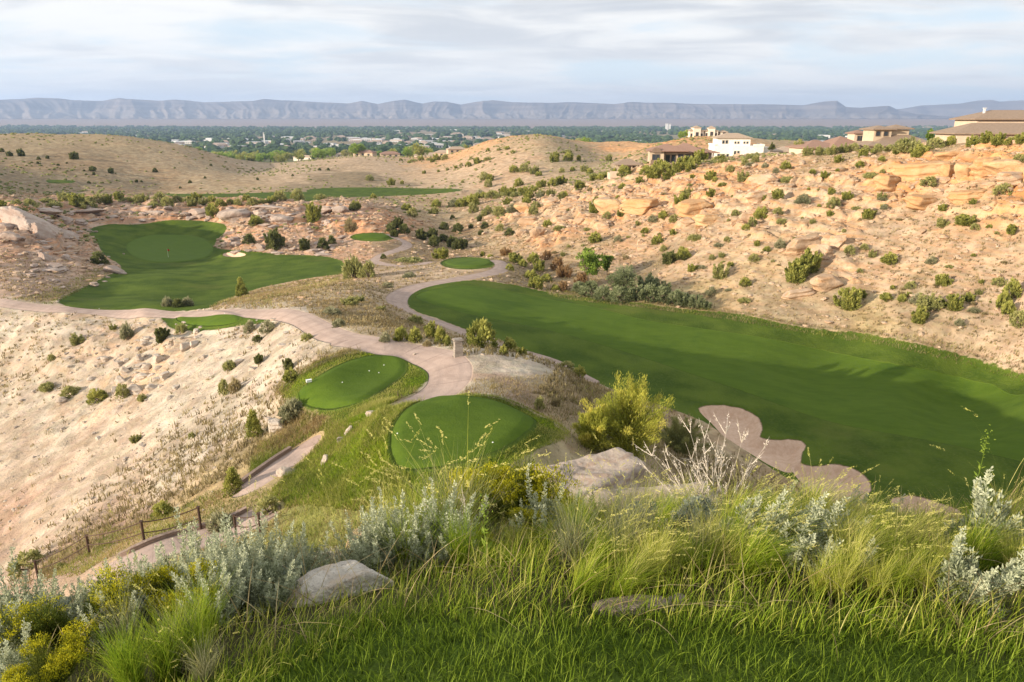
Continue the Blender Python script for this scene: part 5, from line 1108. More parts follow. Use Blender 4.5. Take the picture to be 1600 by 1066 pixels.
# central rush and grass tufts
TC = [tuft_mesh('grass_tuft', 350+i, .75, 330, .0055, .55, ['greyrush','meadow','meadowdry','strawgreen'][i], seeds=[14,0,10,16][i], rad=.10) for i in range(4)]
def parts(t): return [('blades', t[0])]+([('seed_heads', t[1])] if t[1] else [])
CEN = [(600,4.2,.7),(625,4.6,.95),(650,4.3,1.0),(675,4.9,1.1),(700,4.4,1.0),(690,3.7,.75),(725,4.7,1.1),(745,4.1,.9),(770,4.5,1.0),(800,4.2,.85),(820,3.8,.7),(850,4.0,.75),(880,3.7,.6),(640,3.5,.6),(610,3.7,.6),(720,3.4,.6),(765,3.5,.6),(790,3.3,.5),(575,4.0,.6),(660,5.4,1.1),(715,5.6,1.15),(750,5.2,1.0)]
for j, (px, Y, s) in enumerate(CEN):
    t = TC[[0, 2, 3, 1][j % 4]]; t = TC[1] if Y < 3.72 and j % 3 else t
    put('grass_tuft', parts(t), px, Y, s*(.50 if px > 725 else 1.22 if Y > 4.3 else 1.05), 'tall grey-green grass tuft in the dense clump at the centre of the slope top', 'grass tuft', 'central clump of tall grasses')
# right yellow-green grasses, combed over to the right
TR = [tuft_mesh('grass_tuft', 360+i, .66, 300, .006, .85, ['meadow','strawgreen','meadow','meadowdry'][i], .1, .75, .10, [0,18,8,22][i]) for i in range(4)]
for j in range(74):
    px = R(1060, 1800); Y = R(2.9, 4.9); s = R(.42, .68)*(1.0 if px < 1400 else .85)*(.7 if Y > 4.0 and px > 1180 else 1)*(.72 if 1320 < px < 1540 and Y > 3.5 else 1)
    t = TR[random.choice([0,1,2,3,1,2]) if Y > 3.4 else random.choice([0,2,1])]
    put('grass_tuft', parts(t), px, Y, s, 'sunlit yellow-green grass tuft combed to the right on the right-hand bank', 'grass tuft', 'leaning grasses of the right-hand bank', R(-.35, .35))
for j in range(40):
    px = R(900, 1640); Y = R(2.7, 3.3); t = random.choice([TR[0], TR[1], TC[2], TR[2]])
    put('grass_tuft', parts(t), px, Y, R(.32, .48), 'low green grass tuft at the foot of the right-hand bank beside the lawn', 'grass tuft', 'low tufts beside the lawn on the right', R(-.5, .5))
for j in range(26):
    px = R(880, 1120); Y = R(3.0, 5.2); t = random.choice([TC[1], TC[2], TC[0], TR[0]])
    put('grass_tuft', parts(t), px, Y, R(.45, .7), 'shorter green grass tuft between the central clump and the right-hand bank', 'grass tuft', 'short tufts below the large boulder', R(-.5, .5))
# bleached stalks
def stalks(sd, n=15, h=.8):
    r = np.random.default_rng(sd); mb = MB()
    for i in range(n):
        a = r.normal(-.35, .35); H_ = h*r.uniform(.6, 1.05); t = np.linspace(0, 1, 7)[:,None]; e = np.array([math.sin(a)*H_, r.normal(0, .12), math.cos(a)*H_]); P = e*np.hstack([t**1.15, t, t]); P[1:,:2] += r.normal(0, .006, (6, 2))
        tube(mb, P, .0040*(1.15-t[:,0]), 4, cap=False, tint=r.uniform(.4, 1))
        for j in range(7):
            q = P[r.integers(3, 7)]; d = unit(e/H_+r.normal(0, .35, 3)); L = r.uniform(.05, .16); tt = np.linspace(0, 1, 4)[:,None]; tube(mb, q+d*L*tt+np.array([0,0,.02])*tt**2, .003*(1.2-tt[:,0]), 3, cap=False, tint=.8)
            m = 10; leaves(mb, q+d*L*r.uniform(.3, 1, (m, 1))+r.normal(0, .006, (m, 3)), d+r.normal(0, .4, (m, 3)), .014, .005, .9, 0, r)
    return mb.mesh('bleached_stalks', [ML['deadwhite']])
put('dead_plant', [('', stalks(370))], 1112, 4.1, 1.0, 'spray of bleached white dead stalks above the right-hand bank', 'dead plant', None, 0)
put('dead_plant', [('', stalks(371, 7, .6))], 1140, 4.4, .95, 'smaller bleached stalks right of the white spray', 'dead plant', None, .3)
put('dead_plant', [('', stalks(372, 9, .45))], 735, 4.0, .9, 'grey dead twigs inside the central grass clump', 'dead plant', None, 1.2)
# upright weeds
def weed(sd, h=.6):
    r = np.random.default_rng(sd); mb = MB(); t = np.linspace(0, 1, 8)[:,None]; P = np.array([.03, .0, h])*np.hstack([t, t, t]); P[:,0] += np.sin(t[:,0]*3)*.01; tube(mb, P, .005*(1.2-t[:,0]), 5, cap=False)
    for k in range(26):
        f = r.uniform(.2, .98); c = P[int(f*7)]+np.array([0,0,r.uniform(0, h/8)]); a = r.uniform(0, 6.28); d = np.array([[math.cos(a), math.sin(a), .7]]); L = .06*(1.2-f)+.015; leaves(mb, c+unit(d)*L*.5, d, L, L*.28, r.uniform(.3, 1), 0, r)
    n = 70; u = r.normal(size=(n, 3))*np.array([.018,.018,.05]); leaves(mb, P[-1]+u, r.normal(size=(n, 3))+np.array([0,0,1]), .016, .009, r.uniform(.4, 1, n), 0, r); return mb.mesh('weed', [ML['weed']])
put('weed', [('', weed(380, .72))], 1503, 4.2, .95, 'single upright green weed rising against the fairway on the right', 'weed', None, 0)
put('weed', [('', weed(381, .42))], 762, 3.25, .9, 'bright green leafy weed in front of the central grass clump', 'weed')
put('weed', [('', weed(382, .5))], 850, 6.4, .9, 'pale green weed growing on top of the large boulder', 'weed')
# loose arching dry stems
for px, Y, s, lb in [(545,4.2,1.0,'arching straw stems left of the central clump'),(705,4.6,1.15,'tallest straw stems arching over the raised tee'),(400,4.4,1.0,'long straw stems leaning over the left sage'),(880,5.0,.9,'thin straw stems beside the yellow bush'),(1560,3.6,1.0,'pale arching stems at the right edge'),(235,3.3,.7,'dry stems among the left yellow flowers'),(985,5.,.9,'thin dry stems in front of the large boulder')]:
    t = tuft_mesh('straw_stems', int(px), .75, 14, .004, .7, 'straw', None, 3, .06, 7, 8); put('straw_stems', parts(t), px, Y, s, lb, 'grass stems')
# left corner and the gap between sage and central clump
for px, Y, s, lb in [(25,2.2,.62,'sagebrush in the bottom left corner of the picture'),(175,2.55,.6,'sagebrush between the two lower yellow bushes'),(310,2.75,.62,'sagebrush at the left end of the lawn, lower one'),(90,2.7,.7,'sagebrush rising between the corner flowers'),(235,3.2,.85,'sagebrush directly behind the right-hand corner flowers'),(160,3.3,.8,'upright sagebrush left of the corner flowers'),(380,2.9,.7,'sagebrush low beside the lawn grass'),(335,2.75,.8,'sagebrush in front of the left clump, above the rushy tufts'),(425,2.95,.75,'sagebrush touching the left end of the white boulder'),(200,2.8,.75,'sagebrush between the two upper yellow bushes'),(300,2.95,.85,'sagebrush just below the tallest silver spike'),(365,3.05,.85,'front sagebrush in the middle of the left clump'),(455,3.4,.8,'sagebrush behind the white boulder'),(485,3.7,.85,'sagebrush right above the white boulder'),(0,2.45,.8,'sagebrush half out of the picture at the left')]: put('sagebrush', [('', random.choice(SG[:3]))], px, Y, s, lb, 'sagebrush')
for i in range(9):
    px = R(200, 330); Y = R(2.1, 2.6); put('grass_tuft', parts(random.choice([TC[0], TC[1], TC[2]])), px, Y, R(.32, .5), 'dark rushy grass tuft between the corner flowers and the lawn', 'grass tuft', 'rushy tufts at the left end of the lawn')
for i in range(26):
    px = R(0, 330); Y = R(2.7, 3.5); put('low_sagebrush', [('', random.choice(LS))], px, Y, R(.45, .75), 'grey sage filling the lower left corner', 'sagebrush', 'grey sage in the lower left corner')
for i in range(20):
    px = R(420, 610); Y = R(4.3, 6.5); put('low_sagebrush', [('', random.choice(LS+PS))], px, Y, R(.75, 1.15), 'silvery or dry low sage on the brow above the white boulder', 'sagebrush', 'low sage on the brow above the white boulder')
for i in range(11):
    px = R(560, 715); Y = R(3.5, 4.4); put('sagebrush', [('', random.choice(SG[:3]))], px, Y, R(.8, 1.15), 'silver sagebrush mixed into the foot of the central grass clump', 'sagebrush', 'sagebrush in the central grass clump')
for i in range(22):
    px = R(430, 640); Y = R(4.4, 7.5); t = random.choice([TC[3], TC[0], TC[2], TC[3]]); put('grass_tuft', parts(t), px, Y, R(.5, .8), 'yellowish grass tuft on the brow between the dry shrubs and the central clump', 'grass tuft', 'tufts on the brow left of the central clump')
# lawn
n = int(80000); x = rng.uniform(-4.2, 6, n); y = rng.uniform(.9, 3.2, n); k = sd_poly(x, y, LAWN) > -.12*rng.uniform(0, 1, n); x, y = x[k], y[k]; n = len(x)
z = HF(x, y); cl_ = fbm(x*2.2, y*2.2, 3, 51)
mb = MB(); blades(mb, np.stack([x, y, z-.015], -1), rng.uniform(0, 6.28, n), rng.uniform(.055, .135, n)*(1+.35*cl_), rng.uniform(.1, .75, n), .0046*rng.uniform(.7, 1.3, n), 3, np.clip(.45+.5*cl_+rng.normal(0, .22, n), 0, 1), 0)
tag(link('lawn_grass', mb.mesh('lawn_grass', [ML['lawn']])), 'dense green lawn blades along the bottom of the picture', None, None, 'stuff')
# rank grass on the bank behind the lawn
n = 140000; x = rng.uniform(-7.5, 9.5, n); y = 2.0+6.5*rng.uniform(0, 1, n)**1.7; k = (sd_poly(x, y, LAWN) < .15)&(np.abs(x) < y*1.1+2.6); x, y = x[k], y[k]; n = len(x); z = HF(x, y)
lf = sst(.2, -1.2, x); hh = rng.uniform(.08, .26, n)*(1-.15*lf)*(.62+.38*sst(2.4, 3.6, y))*(1+.5*fbm(x*1.3, y*1.3, 2, 52)); tn = np.clip(.45+.4*fbm(x*.9, y*.9, 3, 53)+rng.normal(0, .2, n), 0, 1)
mb = MB(); kk = rng.uniform(0, 1, n) < .3+.3*sst(3.0, 5, y)+.2*sst(-.3, -1., x)
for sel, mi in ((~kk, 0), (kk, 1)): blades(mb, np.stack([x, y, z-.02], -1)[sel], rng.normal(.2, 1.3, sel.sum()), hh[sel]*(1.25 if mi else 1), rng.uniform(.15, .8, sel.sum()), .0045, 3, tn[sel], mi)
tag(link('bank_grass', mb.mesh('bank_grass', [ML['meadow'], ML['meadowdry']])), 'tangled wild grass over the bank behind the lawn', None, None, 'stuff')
# long grass on the flank of the raised tee and round the tee rims
def flank(label, n, poly, lo, hi_, mats, wd, seed, frac=.3, off=None):
    r = np.random.default_rng(seed); P = gpoly(poly); a, b_ = P.min(0), P.max(0)
    x = r.uniform(a[0], b_[0], n); y = r.uniform(a[1], b_[1], n); k = sd_poly(x, y, P) > 0
    k &= (mxl(PATHS_HARD, x, y) < -.2)&(mx(MOWN, x, y) < -.15)&(mx(SAND, x, y) < -.2); x, y = x[k], y[k]; m = len(x); z = HF(x, y); mb = MB()
    kk = fbm(x*.5, y*.5, 2, seed)+r.normal(0, .25, m) > .5-frac*1.6
    c_ = np.clip(.5+.6*fbm(x*.35, y*.35, 3, seed+2)+r.normal(0, .18, m), 0, 1)
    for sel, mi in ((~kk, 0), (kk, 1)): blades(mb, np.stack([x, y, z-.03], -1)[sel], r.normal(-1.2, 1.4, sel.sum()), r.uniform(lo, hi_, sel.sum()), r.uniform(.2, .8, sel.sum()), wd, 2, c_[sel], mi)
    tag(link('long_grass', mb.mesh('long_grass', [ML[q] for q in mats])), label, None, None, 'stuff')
flank('yellow-green long grass on the left flank of the raised tee', 52000, [(560,640),(610,625),(680,640),(640,700),(635,790),(560,800),(480,790),(420,800),(430,760),(500,700),(540,660)], .18, .42, ('meadow','strawgreen'), .026, 61, .55)
flank('orange dry grass between the oval tee and the lower path', 26000, [(455,650),(500,655),(545,672),(520,695),(470,722),(420,745),(390,755),(400,700),(430,680)], .2, .5, ('straw','strawgreen'), .022, 62, .3)
flank('green fringe of grass round the oval tee', 30000, c8([(90,430),(140,330),(330,230),(450,190),(660,195),(800,235),(800,270),(640,220),(450,225),(330,262),(190,350),(150,420),(200,480),(330,540),(420,560),(520,540),(400,620),(250,560)]), .15, .4, ('strawgreen','straw'), .025, 63, .3)
flank('rough grass along the far edge of the fairway', 60000, [(860,448),(930,462),(1000,470),(1080,480),(1160,487),(1250,505),(1330,512),(1420,524),(1520,545),(1620,570),(1620,600),(1500,570),(1400,545),(1250,520),(1080,492),(930,475),(860,462)], .2, .55, ('strawgreen','dryshrub'), .05, 64, .35)
flank('scrubby grass on the bank beside the bunkers', 26000, [(890,600),(960,625),(1040,650),(1100,690),(1190,745),(1260,790),(1300,830),(1100,830),(1000,760),(900,720),(850,640)], .15, .5, ('strawgreen','dryshrub'), .03, 65, .45)
flank('dry grass on the ground left of the stone pillar', 14000, [(480,478),(560,470),(640,500),(700,520),(690,540),(600,532),(540,520),(500,500)], .15, .4, ('straw','dryshrub'), .05, 66, .4)
flank('dry tufts beyond the dirt track right of the path', 7000, [(720,600),(780,590),(880,590),(910,640),(860,660),(800,625),(730,625)], .1, .32, ('straw','dryshrub'), .03, 67, .4)
flank('dry grass round the bend of the lower path', 20000, [(330,770),(420,765),(440,810),(360,845),(280,850),(180,870),(120,900),(60,900),(150,840),(250,810)], .15, .45, ('straw','strawgreen'), .025, 68, .4)
flank('yellow-green grass along the left edge of the bowl turf', 18000, c4([(60,500),(200,470),(350,400),(440,360),(520,370),(480,400),(290,500),(180,530)]), .25, .6, ('strawgreen','dryshrub'), .06, 69, .4)
flank('pale grass at the right end of the bowl turf', 16000, c4([(1000,520),(1150,470),(1400,415),(1600,380),(1620,410),(1450,460),(1250,510),(1350,545),(1000,545)]), .25, .6, ('strawgreen','straw'), .06, 70, .5)
flank('dry grass on the slope below the brow at left', 16000, [(300,850),(380,800),(470,775),(560,755),(640,760),(650,860),(560,880),(420,885),(320,890)], .2, .5, ('straw','strawgreen'), .02, 71, .4)
flank('longer grass collar round the raised tee', 60000, c8([(440,820),(480,640),(560,540),(600,460),(680,425),(900,415),(1110,435),(1260,490),(1410,560),(1450,630),(1300,700),(1100,810),(900,900),(600,900)]), .10, .26, ('meadow','strawgreen'), .022, 72, .45)
flank('longer grass collar round the oval tee', 40000, c8([(110,400),(170,335),(325,245),(450,210),(645,207),(785,245),(835,275),(815,335),(720,405),(600,455),(500,525),(400,550),(290,520),(170,470)]), .10, .28, ('meadow','strawgreen'), .028, 73, .4)
n = 3200; x = rng.uniform(-4, 6, n); y = rng.uniform(2.3, 5.5, n); k = (sd_poly(x, y, LAWN) < .1)&(np.abs(x) < y*1.0+.6); x, y = x[k], y[k]; n = len(x)
mb = MB(); blades(mb, np.stack([x, y, HF(x, y)+rng.uniform(-.01, .06, n)], -1), rng.uniform(0, 6.28, n), rng.uniform(.12, .32, n), rng.uniform(.85, 1.5, n), .0042, 4, rng.uniform(0, 1, n), 0, 1.1)
tag(link('dead_thatch', mb.mesh('dead_thatch', [ML['straw']])), 'bent dead straw lying in the wild grass of the bank', None, None, 'stuff')
# foreground boulders
ROCKB = rockmat('lichened_rock', (.27,.21,.17), (.40,.325,.265), (.31,.215,.16), 3.0, cracks=False)
BF = [rockmesh('pale_boulder', 401, (1,.7,.55), 6, 9, ROCKN, .06, 40, 0), rockmesh('pink_boulder', 402, (1,.6,.42), 6, 8, ROCKK, .07, 40), rockmesh('outcrop_boulder', 417, (1,.85,.62), 6, 12, ROCKB, .13, 26, 6), rockmesh('tall_boulder', 404, (.6,.6,1), 5, 9, ROCK, .06, 40, 6)]
def fboulder(i, px, Y, w_, label, rz=0, dz=0., sc=(1,1,1), name='boulder'):
    x, y = place(px, Y); o = link(name, BF[i]); o.location = (x, y, hf(x, y)+dz); o.scale = tuple(w_*q for q in sc); o.rotation_euler = (0, 0, rz); tag(o, label, 'boulder')
fboulder(0, 532, 3.08, .27, 'white sunlit boulder at the edge of the lawn, left of centre', .5, .02, (1,1,1.05))
fboulder(1, 985, 2.62, .17, 'low pinkish boulder with dark lichen lying in the lawn', .1, .01, (1,.9,.9))
fboulder(1, 1050, 2.66, .09, 'small reddish stone touching the low pinkish boulder', .8, .0, (1,1,.7))
fboulder(2, 890, 8.8, 1.4, 'largest pale boulder on the brow right of the yellow bush', 2.6, .5, (1,1.1,.95))
fboulder(2, 985, 7.8, 1.25, 'broad rock face running right from the largest boulder', 2.2, .12, (1,1.3,.9))
fboulder(3, 588, 6.0, .40, 'tall orange-pink rock standing left of the central grasses', .4, .38, (1.1,1,1.1))
fboulder(3, 412, 6.3, .22, 'small orange rock next to the right-hand fence posts', 1.4, .1, (1,1,1))
print('fore', time.time()-T0, flush=True)
# ---------------------------------------------------------------- houses
def plain(name, c, rough=.8, var=.08, sc_=1.2, spec=.2):
    m = M(name, rough, spec); n = m.noise(m.objc(), sc_, 4, .6); m.col(m.mix(m.rng(n, .3, .7), tuple(q*(1-var) for q in c), tuple(min(q*(1+var), 1) for q in c))); return m.m
def tiles(name, c):
    m = M(name, .85, .2); P = m.objc(); w_ = m.n('ShaderNodeTexWave', wave_type='BANDS', bands_direction='Z'); m.l(P, w_.inputs[0]); w_.inputs['Scale'].default_value = 3.2; w_.inputs['Distortion'].default_value = .4
    n = m.noise(P, 3., 4, .7); m.col(m.mix(m.math('MULTIPLY', w_.outputs[1], .35), m.mix(m.rng(n, .3, .7), tuple(q*.82 for q in c), tuple(q*1.15 for q in c)), tuple(q*.6 for q in c))); m.bump(w_.outputs[1], .5, .05); return m.m
MW = {'tan': plain('tan_stucco', (.52,.41,.29)), 'cream': plain('cream_stucco', (.72,.64,.52)), 'white': plain('white_stucco', (.80,.75,.66)), 'peach': plain('peach_stucco', (.60,.46,.34)), 'brownw': plain('brown_stucco', (.44,.34,.25)),
      'roofr': tiles('red_brown_tiles', (.33,.20,.145)), 'roofb': tiles('brown_tiles', (.32,.23,.165)), 'rooft': tiles('tan_tiles', (.44,.33,.24)), 'glass': plain('window_glass', (.035,.045,.055), .12, .2, 1, .6),
      'trim': plain('brown_trim', (.20,.14,.10)), 'ltrim': plain('light_trim', (.66,.58,.47)), 'metal': plain('galvanised_metal', (.55,.55,.55), .4)}
def box(mb, x0, x1, y0, y1, z0, z1, mi=0):
    V = [(x, y, z) for z in (z0, z1) for y in (y0, y1) for x in (x0, x1)]
    mb.add(V, Q=[(0,2,3,1),(4,5,7,6),(0,1,5,4),(2,6,7,3),(0,4,6,2),(1,3,7,5)], mi=mi); return mb
def hip(mb, x0, x1, y0, y1, z, h, ov=.6, t=.22):
    x0 -= ov; x1 += ov; y0 -= ov; y1 += ov; d = min(x1-x0, y1-y0)/2
    if x1-x0 >= y1-y0: r0, r1 = (x0+d, (y0+y1)/2), (x1-d, (y0+y1)/2)
    else: r0, r1 = ((x0+x1)/2, y0+d), ((x0+x1)/2, y1-d)
    B = [(x0,y0),(x1,y0),(x1,y1),(x0,y1)]
    V = [(a, b_, z) for a, b_ in B]+[(a, b_, z+t) for a, b_ in B]+[(r0[0], r0[1], z+t+h), (r1[0], r1[1], z+t+h)]
    Q = [(0,1,5,4),(1,2,6,5),(2,3,7,6),(3,0,4,7),(3,2,1,0)]
    if x1-x0 >= y1-y0: Q += [(4,5,9,8),(6,7,8,9)]; T_ = [(5,6,9),(7,4,8)]
    else: Q += [(5,6,9,8),(7,4,8,9)]; T_ = [(4,5,8),(6,7,9)]
    mb.add(V, Q=Q, T=T_); return mb
def house(name, label, px, Y, rz=0., dz=0., cat='house', z=None):
    x, y = place(px, Y); o = bpy.data.objects.new(name, None); C.objects.link(o); o.location = (x, y, (hf(x, y) if z is None else z)+dz); o.rotation_euler = (0, 0, rz); return tag(o, label, cat)
def part(root, name, mat, fn, label=None):
    mb = MB(); fn(mb); o = link(name, mb.mesh(name, [MW[mat] if isinstance(mat, str) else mat]), root)
    if label: o['label'] = label
    return o
def windows(root, L, fr='trim', y=0.):
    for x, z, w_, h in L:
        o = part(root, 'window', 'glass', lambda m: box(m, x-w_/2, x+w_/2, y-.05, y+.1, z, z+h))
        def frm(m):
            for a in ((x-w_/2-.12, x-w_/2, z-.12, z+h+.12), (x+w_/2, x+w_/2+.12, z-.12, z+h+.12), (x-w_/2, x+w_/2, z+h, z+h+.12), (x-w_/2, x+w_/2, z-.12, z)): box(m, a[0], a[1], y-.1, y+.08, a[2], a[3])
            if w_ > 1.3: box(m, x-.04, x+.04, y-.08, y-.051, z, z+h)
        part(o, 'frame', fr, frm)
def seen(px, Y): # metres per photo pixel there
    x, y = place(px, Y); return (y*CT-hf(x, y)*ST)/FPX
# brown house with the sweeping hip roof
h = house('hillside_house', 'brown house with sweeping red-brown hip roofs and an arched gable, left of the white house', 1057, 226, -.12, -2.8)
part(h, 'wall', 'tan', lambda m: (box(m, -8.5, -4.2, -2.5, 7, 0, 6.6), box(m, -4.2, 4.6, 0, 9, 0, 6.2), box(m, 4.6, 11, 3, 10, 1, 6.0)))
part(h, 'roof', 'roofr', lambda m: (hip(m, -8.5, 2.2, -2.5, 8, 6.6, 2.0, .9), hip(m, -2.6, 8.2, 0, 10, 6.2, 2.5, 1.0), hip(m, 3, 12, 2, 11, 6.0, 1.4, 1.1)))
part(h, 'gable', 'trim', lambda m: m.add([(-7.8+1.5*math.cos(a)+1.2, -3.45, 6.3+1.5*math.sin(a)) for a in np.linspace(0, math.pi, 9)]+[(-7.8+1.5*math.cos(a)+1.2, -2.3, 6.3+1.5*math.sin(a)) for a in np.linspace(0, math.pi, 9)], Q=[(i, i+1, i+10, i+9) for i in range(8)], T=[(0, i+1, i) for i in range(1, 8)]))
part(h, 'balcony', 'trim', lambda m: (box(m, -8.2, -5., -3.6, -2.5, 2.9, 3.1), box(m, -8.2, -5., -3.6, -3.5, 3.1, 4.1)))
part(h, 'porch', 'brownw', lambda m: [box(m, a, a+.35, 1.6, 2., 1, 6.0) for a in (4.6, 7.0, 9.2, 11.)])
windows(h, [(-6.6, 3.3, 2.2, 2.4)], y=-2.5); windows(h, [(-2.8, 3.4, 1.2, 2.0), (-1.0, 3.4, 1.2, 2.0), (1.1, 3.2, 1.5, 2.4), (3.3, 3.2, 1.5, 2.4), (-1.5, .9, 1.2, 1.4)]); windows(h, [(6.2, 2.8, 1.8, 2.2), (8.8, 2.8, 1.8, 2.2)], y=3.)
g_ = house('pavilion', 'small open pavilion with a brown hip roof and curved terrace below the brown house', 980, 224, 0, -2.2, 'pavilion')
part(g_, 'roof', 'roofb', lambda m: hip(m, -3.2, 3.6, 0, 5, 4.3, 1.6, 1.0)); part(g_, 'post', 'tan', lambda m: [box(m, a, a+.35, b_, b_+.35, 2., 4.3) for a in (-3, -.8, 1.2, 3.2) for b_ in (.1, 4.4)])
part(g_, 'terrace', 'peach', lambda m: (box(m, -5.4, 4.5, -1.6, 5.6, 0, 1.9), box(m, -5.6, 4.7, -1.9, -1.65, .6, 2.6))); part(g_, 'back_wall', 'tan', lambda m: box(m, -2.4, 3.0, 4.0, 4.3, 2, 4.3))
h = house('white_house', 'white stucco two-storey house with parapets and a tan hip roof', 1156, 246, -.05, -1.7)
part(h, 'wall', 'white', lambda m: (box(m, -8.8, -3, 0, 9, -1, 5.8), box(m, -3, 7.4, -.8, 9, -1, 5.6), box(m, 7.4, 10.2, 1.5, 8, -1, 5.2), box(m, -7.6, 3.4, 1.5, 8.5, 5.6, 8.0)))
part(h, 'roof', 'rooft', lambda m: hip(m, -7.6, 3.4, 1.5, 8.5, 8.0, 1.5, .7)); part(h, 'parapet', 'white', lambda m: (box(m, -9.0, -8.6, -.2, 9, 5.8, 6.3), box(m, 3.9, 7.6, -.95, -.6, 5.6, 6.2), box(m, 7.4, 7.7, -.6, 8, 5.6, 6.2)))
windows(h, [(-7.2, .4, .9, 2.6), (-5.6, .4, .9, 2.6), (-4.2, .2, .8, 2.8)], 'ltrim'); windows(h, [(-2.0, .8, .7, 3.2), (-.9, .8, .7, 3.2), (2.2, .6, .8, 2.6), (5.0, .4, 1.6, 2.2), (6.6, .4, 1.0, 2.2)], 'ltrim', -.8); windows(h, [(-5.6, 6.3, .8, 1.1), (-4.5, 6.3, .8, 1.1), (-1.6, 6.3, .6, .7), (-.6, 6.3, .6, .7), (1.4, 6.3, .6, .7), (2.4, 6.3, .6, .7)], 'ltrim', 1.5); windows(h, [(8.8, .6, 1.1, 2.4)], 'ltrim', 1.5)
h = house('garage_wing', 'low white wing with a tan roof right of the white house', 1228, 250, -.05, -1.4)
part(h, 'wall', 'cream', lambda m: box(m, -3.5, 5, 0, 7, -1, 3.6)); part(h, 'roof', 'rooft', lambda m: hip(m, -3.5, 5, 0, 7, 3.6, 1.6, .8)); part(h, 'garage_door', 'ltrim', lambda m: box(m, .5, 3.4, -.06, .1, 0, 2.4)); windows(h, [(-1.6, 1.1, 1.0, 1.3)])
h = house('low_house', 'long low house with mauve-brown roofs and a square chimney tower', 1306, 200, .1, -2.2)
part(h, 'wall', 'peach', lambda m: (box(m, -9, 8, 0, 9, -1, 3.6), box(m, 5.6, 9.0, 1.5, 5, -1, 7.4))); part(h, 'roof', 'roofr', lambda m: (hip(m, -9, 1, 0, 9, 3.6, 1.9, .9), hip(m, -2, 8.4, -1, 10, 3.6, 2.9, .9), hip(m, 5.6, 9.0, 1.5, 5, 7.4, .8, .6)))
windows(h, [(-7, 1, 1.4, 1.6), (-4, 1, 1.4, 1.6), (-1, 1, 1.2, 1.6), (2.5, 1, 1.6, 1.8)]); windows(h, [(7.3, 5.6, 1.6, 1.2)], y=1.5)
h = house('hip_roofed_house', 'cream house with grey-brown hip roof and two raised cupola roofs', 1400, 176, .06, -4.0)
part(h, 'wall', 'tan', lambda m: (box(m, -7.6, -4.6, -1.5, 7, -1, 3.9), box(m, -4.6, 8.5, 0, 9, -1, 3.9), box(m, -4.2, .2, 3, 8, 3.9, 7.6), box(m, .2, 5.2, 4, 8, 3.9, 7.6)))
part(h, 'roof', 'roofb', lambda m: (hip(m, -7.6, -3.6, -1.5, 6, 3.9, .9, .7), hip(m, -4.6, 9.5, 0, 9, 3.92, 2.5, .9), hip(m, -4.2, .2, 3, 8, 7.6, .8, .8), hip(m, .6, 5.2, 4, 8.3, 7.7, .9, .8)))
windows(h, [(-6.7, 1.2, .9, 1.5)], y=-1.5); windows(h, [(-3.4, 1.2, .9, 1.5), (-1.6, 1.2, .9, 1.5), (.4, 1.2, 1.5, 1.6), (3, 1.2, 1.2, 1.5)]); windows(h, [(-3.2, 6.2, 1.0, 1.0), (-1.2, 6.2, 1.0, 1.0)], y=3.)
h = house('rightmost_house', 'large tan two-level house with brown roofs cut by the right edge', 1572, 142, -.1, -3.0)
part(h, 'wall', 'peach', lambda m: (box(m, -9.2, 10, 0, 9, -2, 4.2), box(m, -3, 14, 6, 15, 0, 6.9), box(m, -9.3, -5.4, -.35, 3, -2, 4.1)))
part(h, 'roof', 'roofb', lambda m: (hip(m, -9.2, 10, 0, 9, 4.2, 1.9, .9), hip(m, -3, 15, 6, 15, 6.9, 1.7, .9))); part(h, 'chimney', 'metal', lambda m: (box(m, -.6, -.25, 9, 9.35, 7.5, 9.1), box(m, -.7, -.15, 8.9, 9.45, 9.1, 9.25)))
windows(h, [(-2.2, 1.4, 1.2, 2.0), (3.4, 1.4, 1.2, 2.0), (-.2, 2.9, .8, .8), (7.4, 1.4, 1.2, 2.0)]); part(h, 'vent', 'metal', lambda m: box(m, 11.6, 12.4, 9, 9.8, 8, 10.4))
for px, Y, w_, hh, lb in [(1088,455,9,6,'left pale house on the far knoll behind the brown roofs'),(1111,456,8,5.5,'middle pale house on the far knoll behind the brown roofs'),(1130,458,9,3.5,'low tan building at the right of the far knoll')]:
    h = house('knoll_house', lb, px, Y, R(-.2, .2), -.5); part(h, 'wall', 'cream', lambda m: (box(m, -w_/2, w_/2, 0, 7, -2, hh*.7), box(m, -w_/4, w_/4, -1, 4, -2, hh))); part(h, 'roof', 'rooft', lambda m: (hip(m, -w_/2, w_/2, 0, 7, hh*.7, 1.5, .5), hip(m, -w_/4, w_/4, -1, 4, hh, 1.2, .4))); windows(h, [(-w_*.36, 1.0, 1.0, 1.6), (w_*.36, 1.0, 1.0, 1.6)]); windows(h, [(0, 1.2, 1.6, 2.2)], y=-1.)
for px, Y, w_, lb in [(567,700,20,'brown-roofed house on the far rim, left of the trees'),(610,760,20,'small tan house on the far rim near the trees'),(665,760,24,'long low tan house on the far rim before the warehouses'),(715,700,18,'small cream house on the far rim left of the sand hill'),(690,720,16,'tan house between two others on the far rim'),(474,1000,30,'pale low house among the green trees left of centre'),(538,1000,24,'cream house beyond the left sand spur')]:
    h = house('rim_house', lb, px, Y, R(-.3, .3), 0); part(h, 'wall', 'tan' if w_ < 22 else 'cream', lambda m: box(m, -w_/2, w_/2, 0, 10, -3, 3.6)); part(h, 'roof', 'rooft' if w_ != 20 else 'roofr', lambda m: hip(m, -w_/2, w_/2, 0, 10, 3.6, 2.4, .8)); windows(h, [(-w_*.3, 1, 2, 1.6), (0, 1, 2, 1.8), (w_*.3, 1, 2, 1.6)])

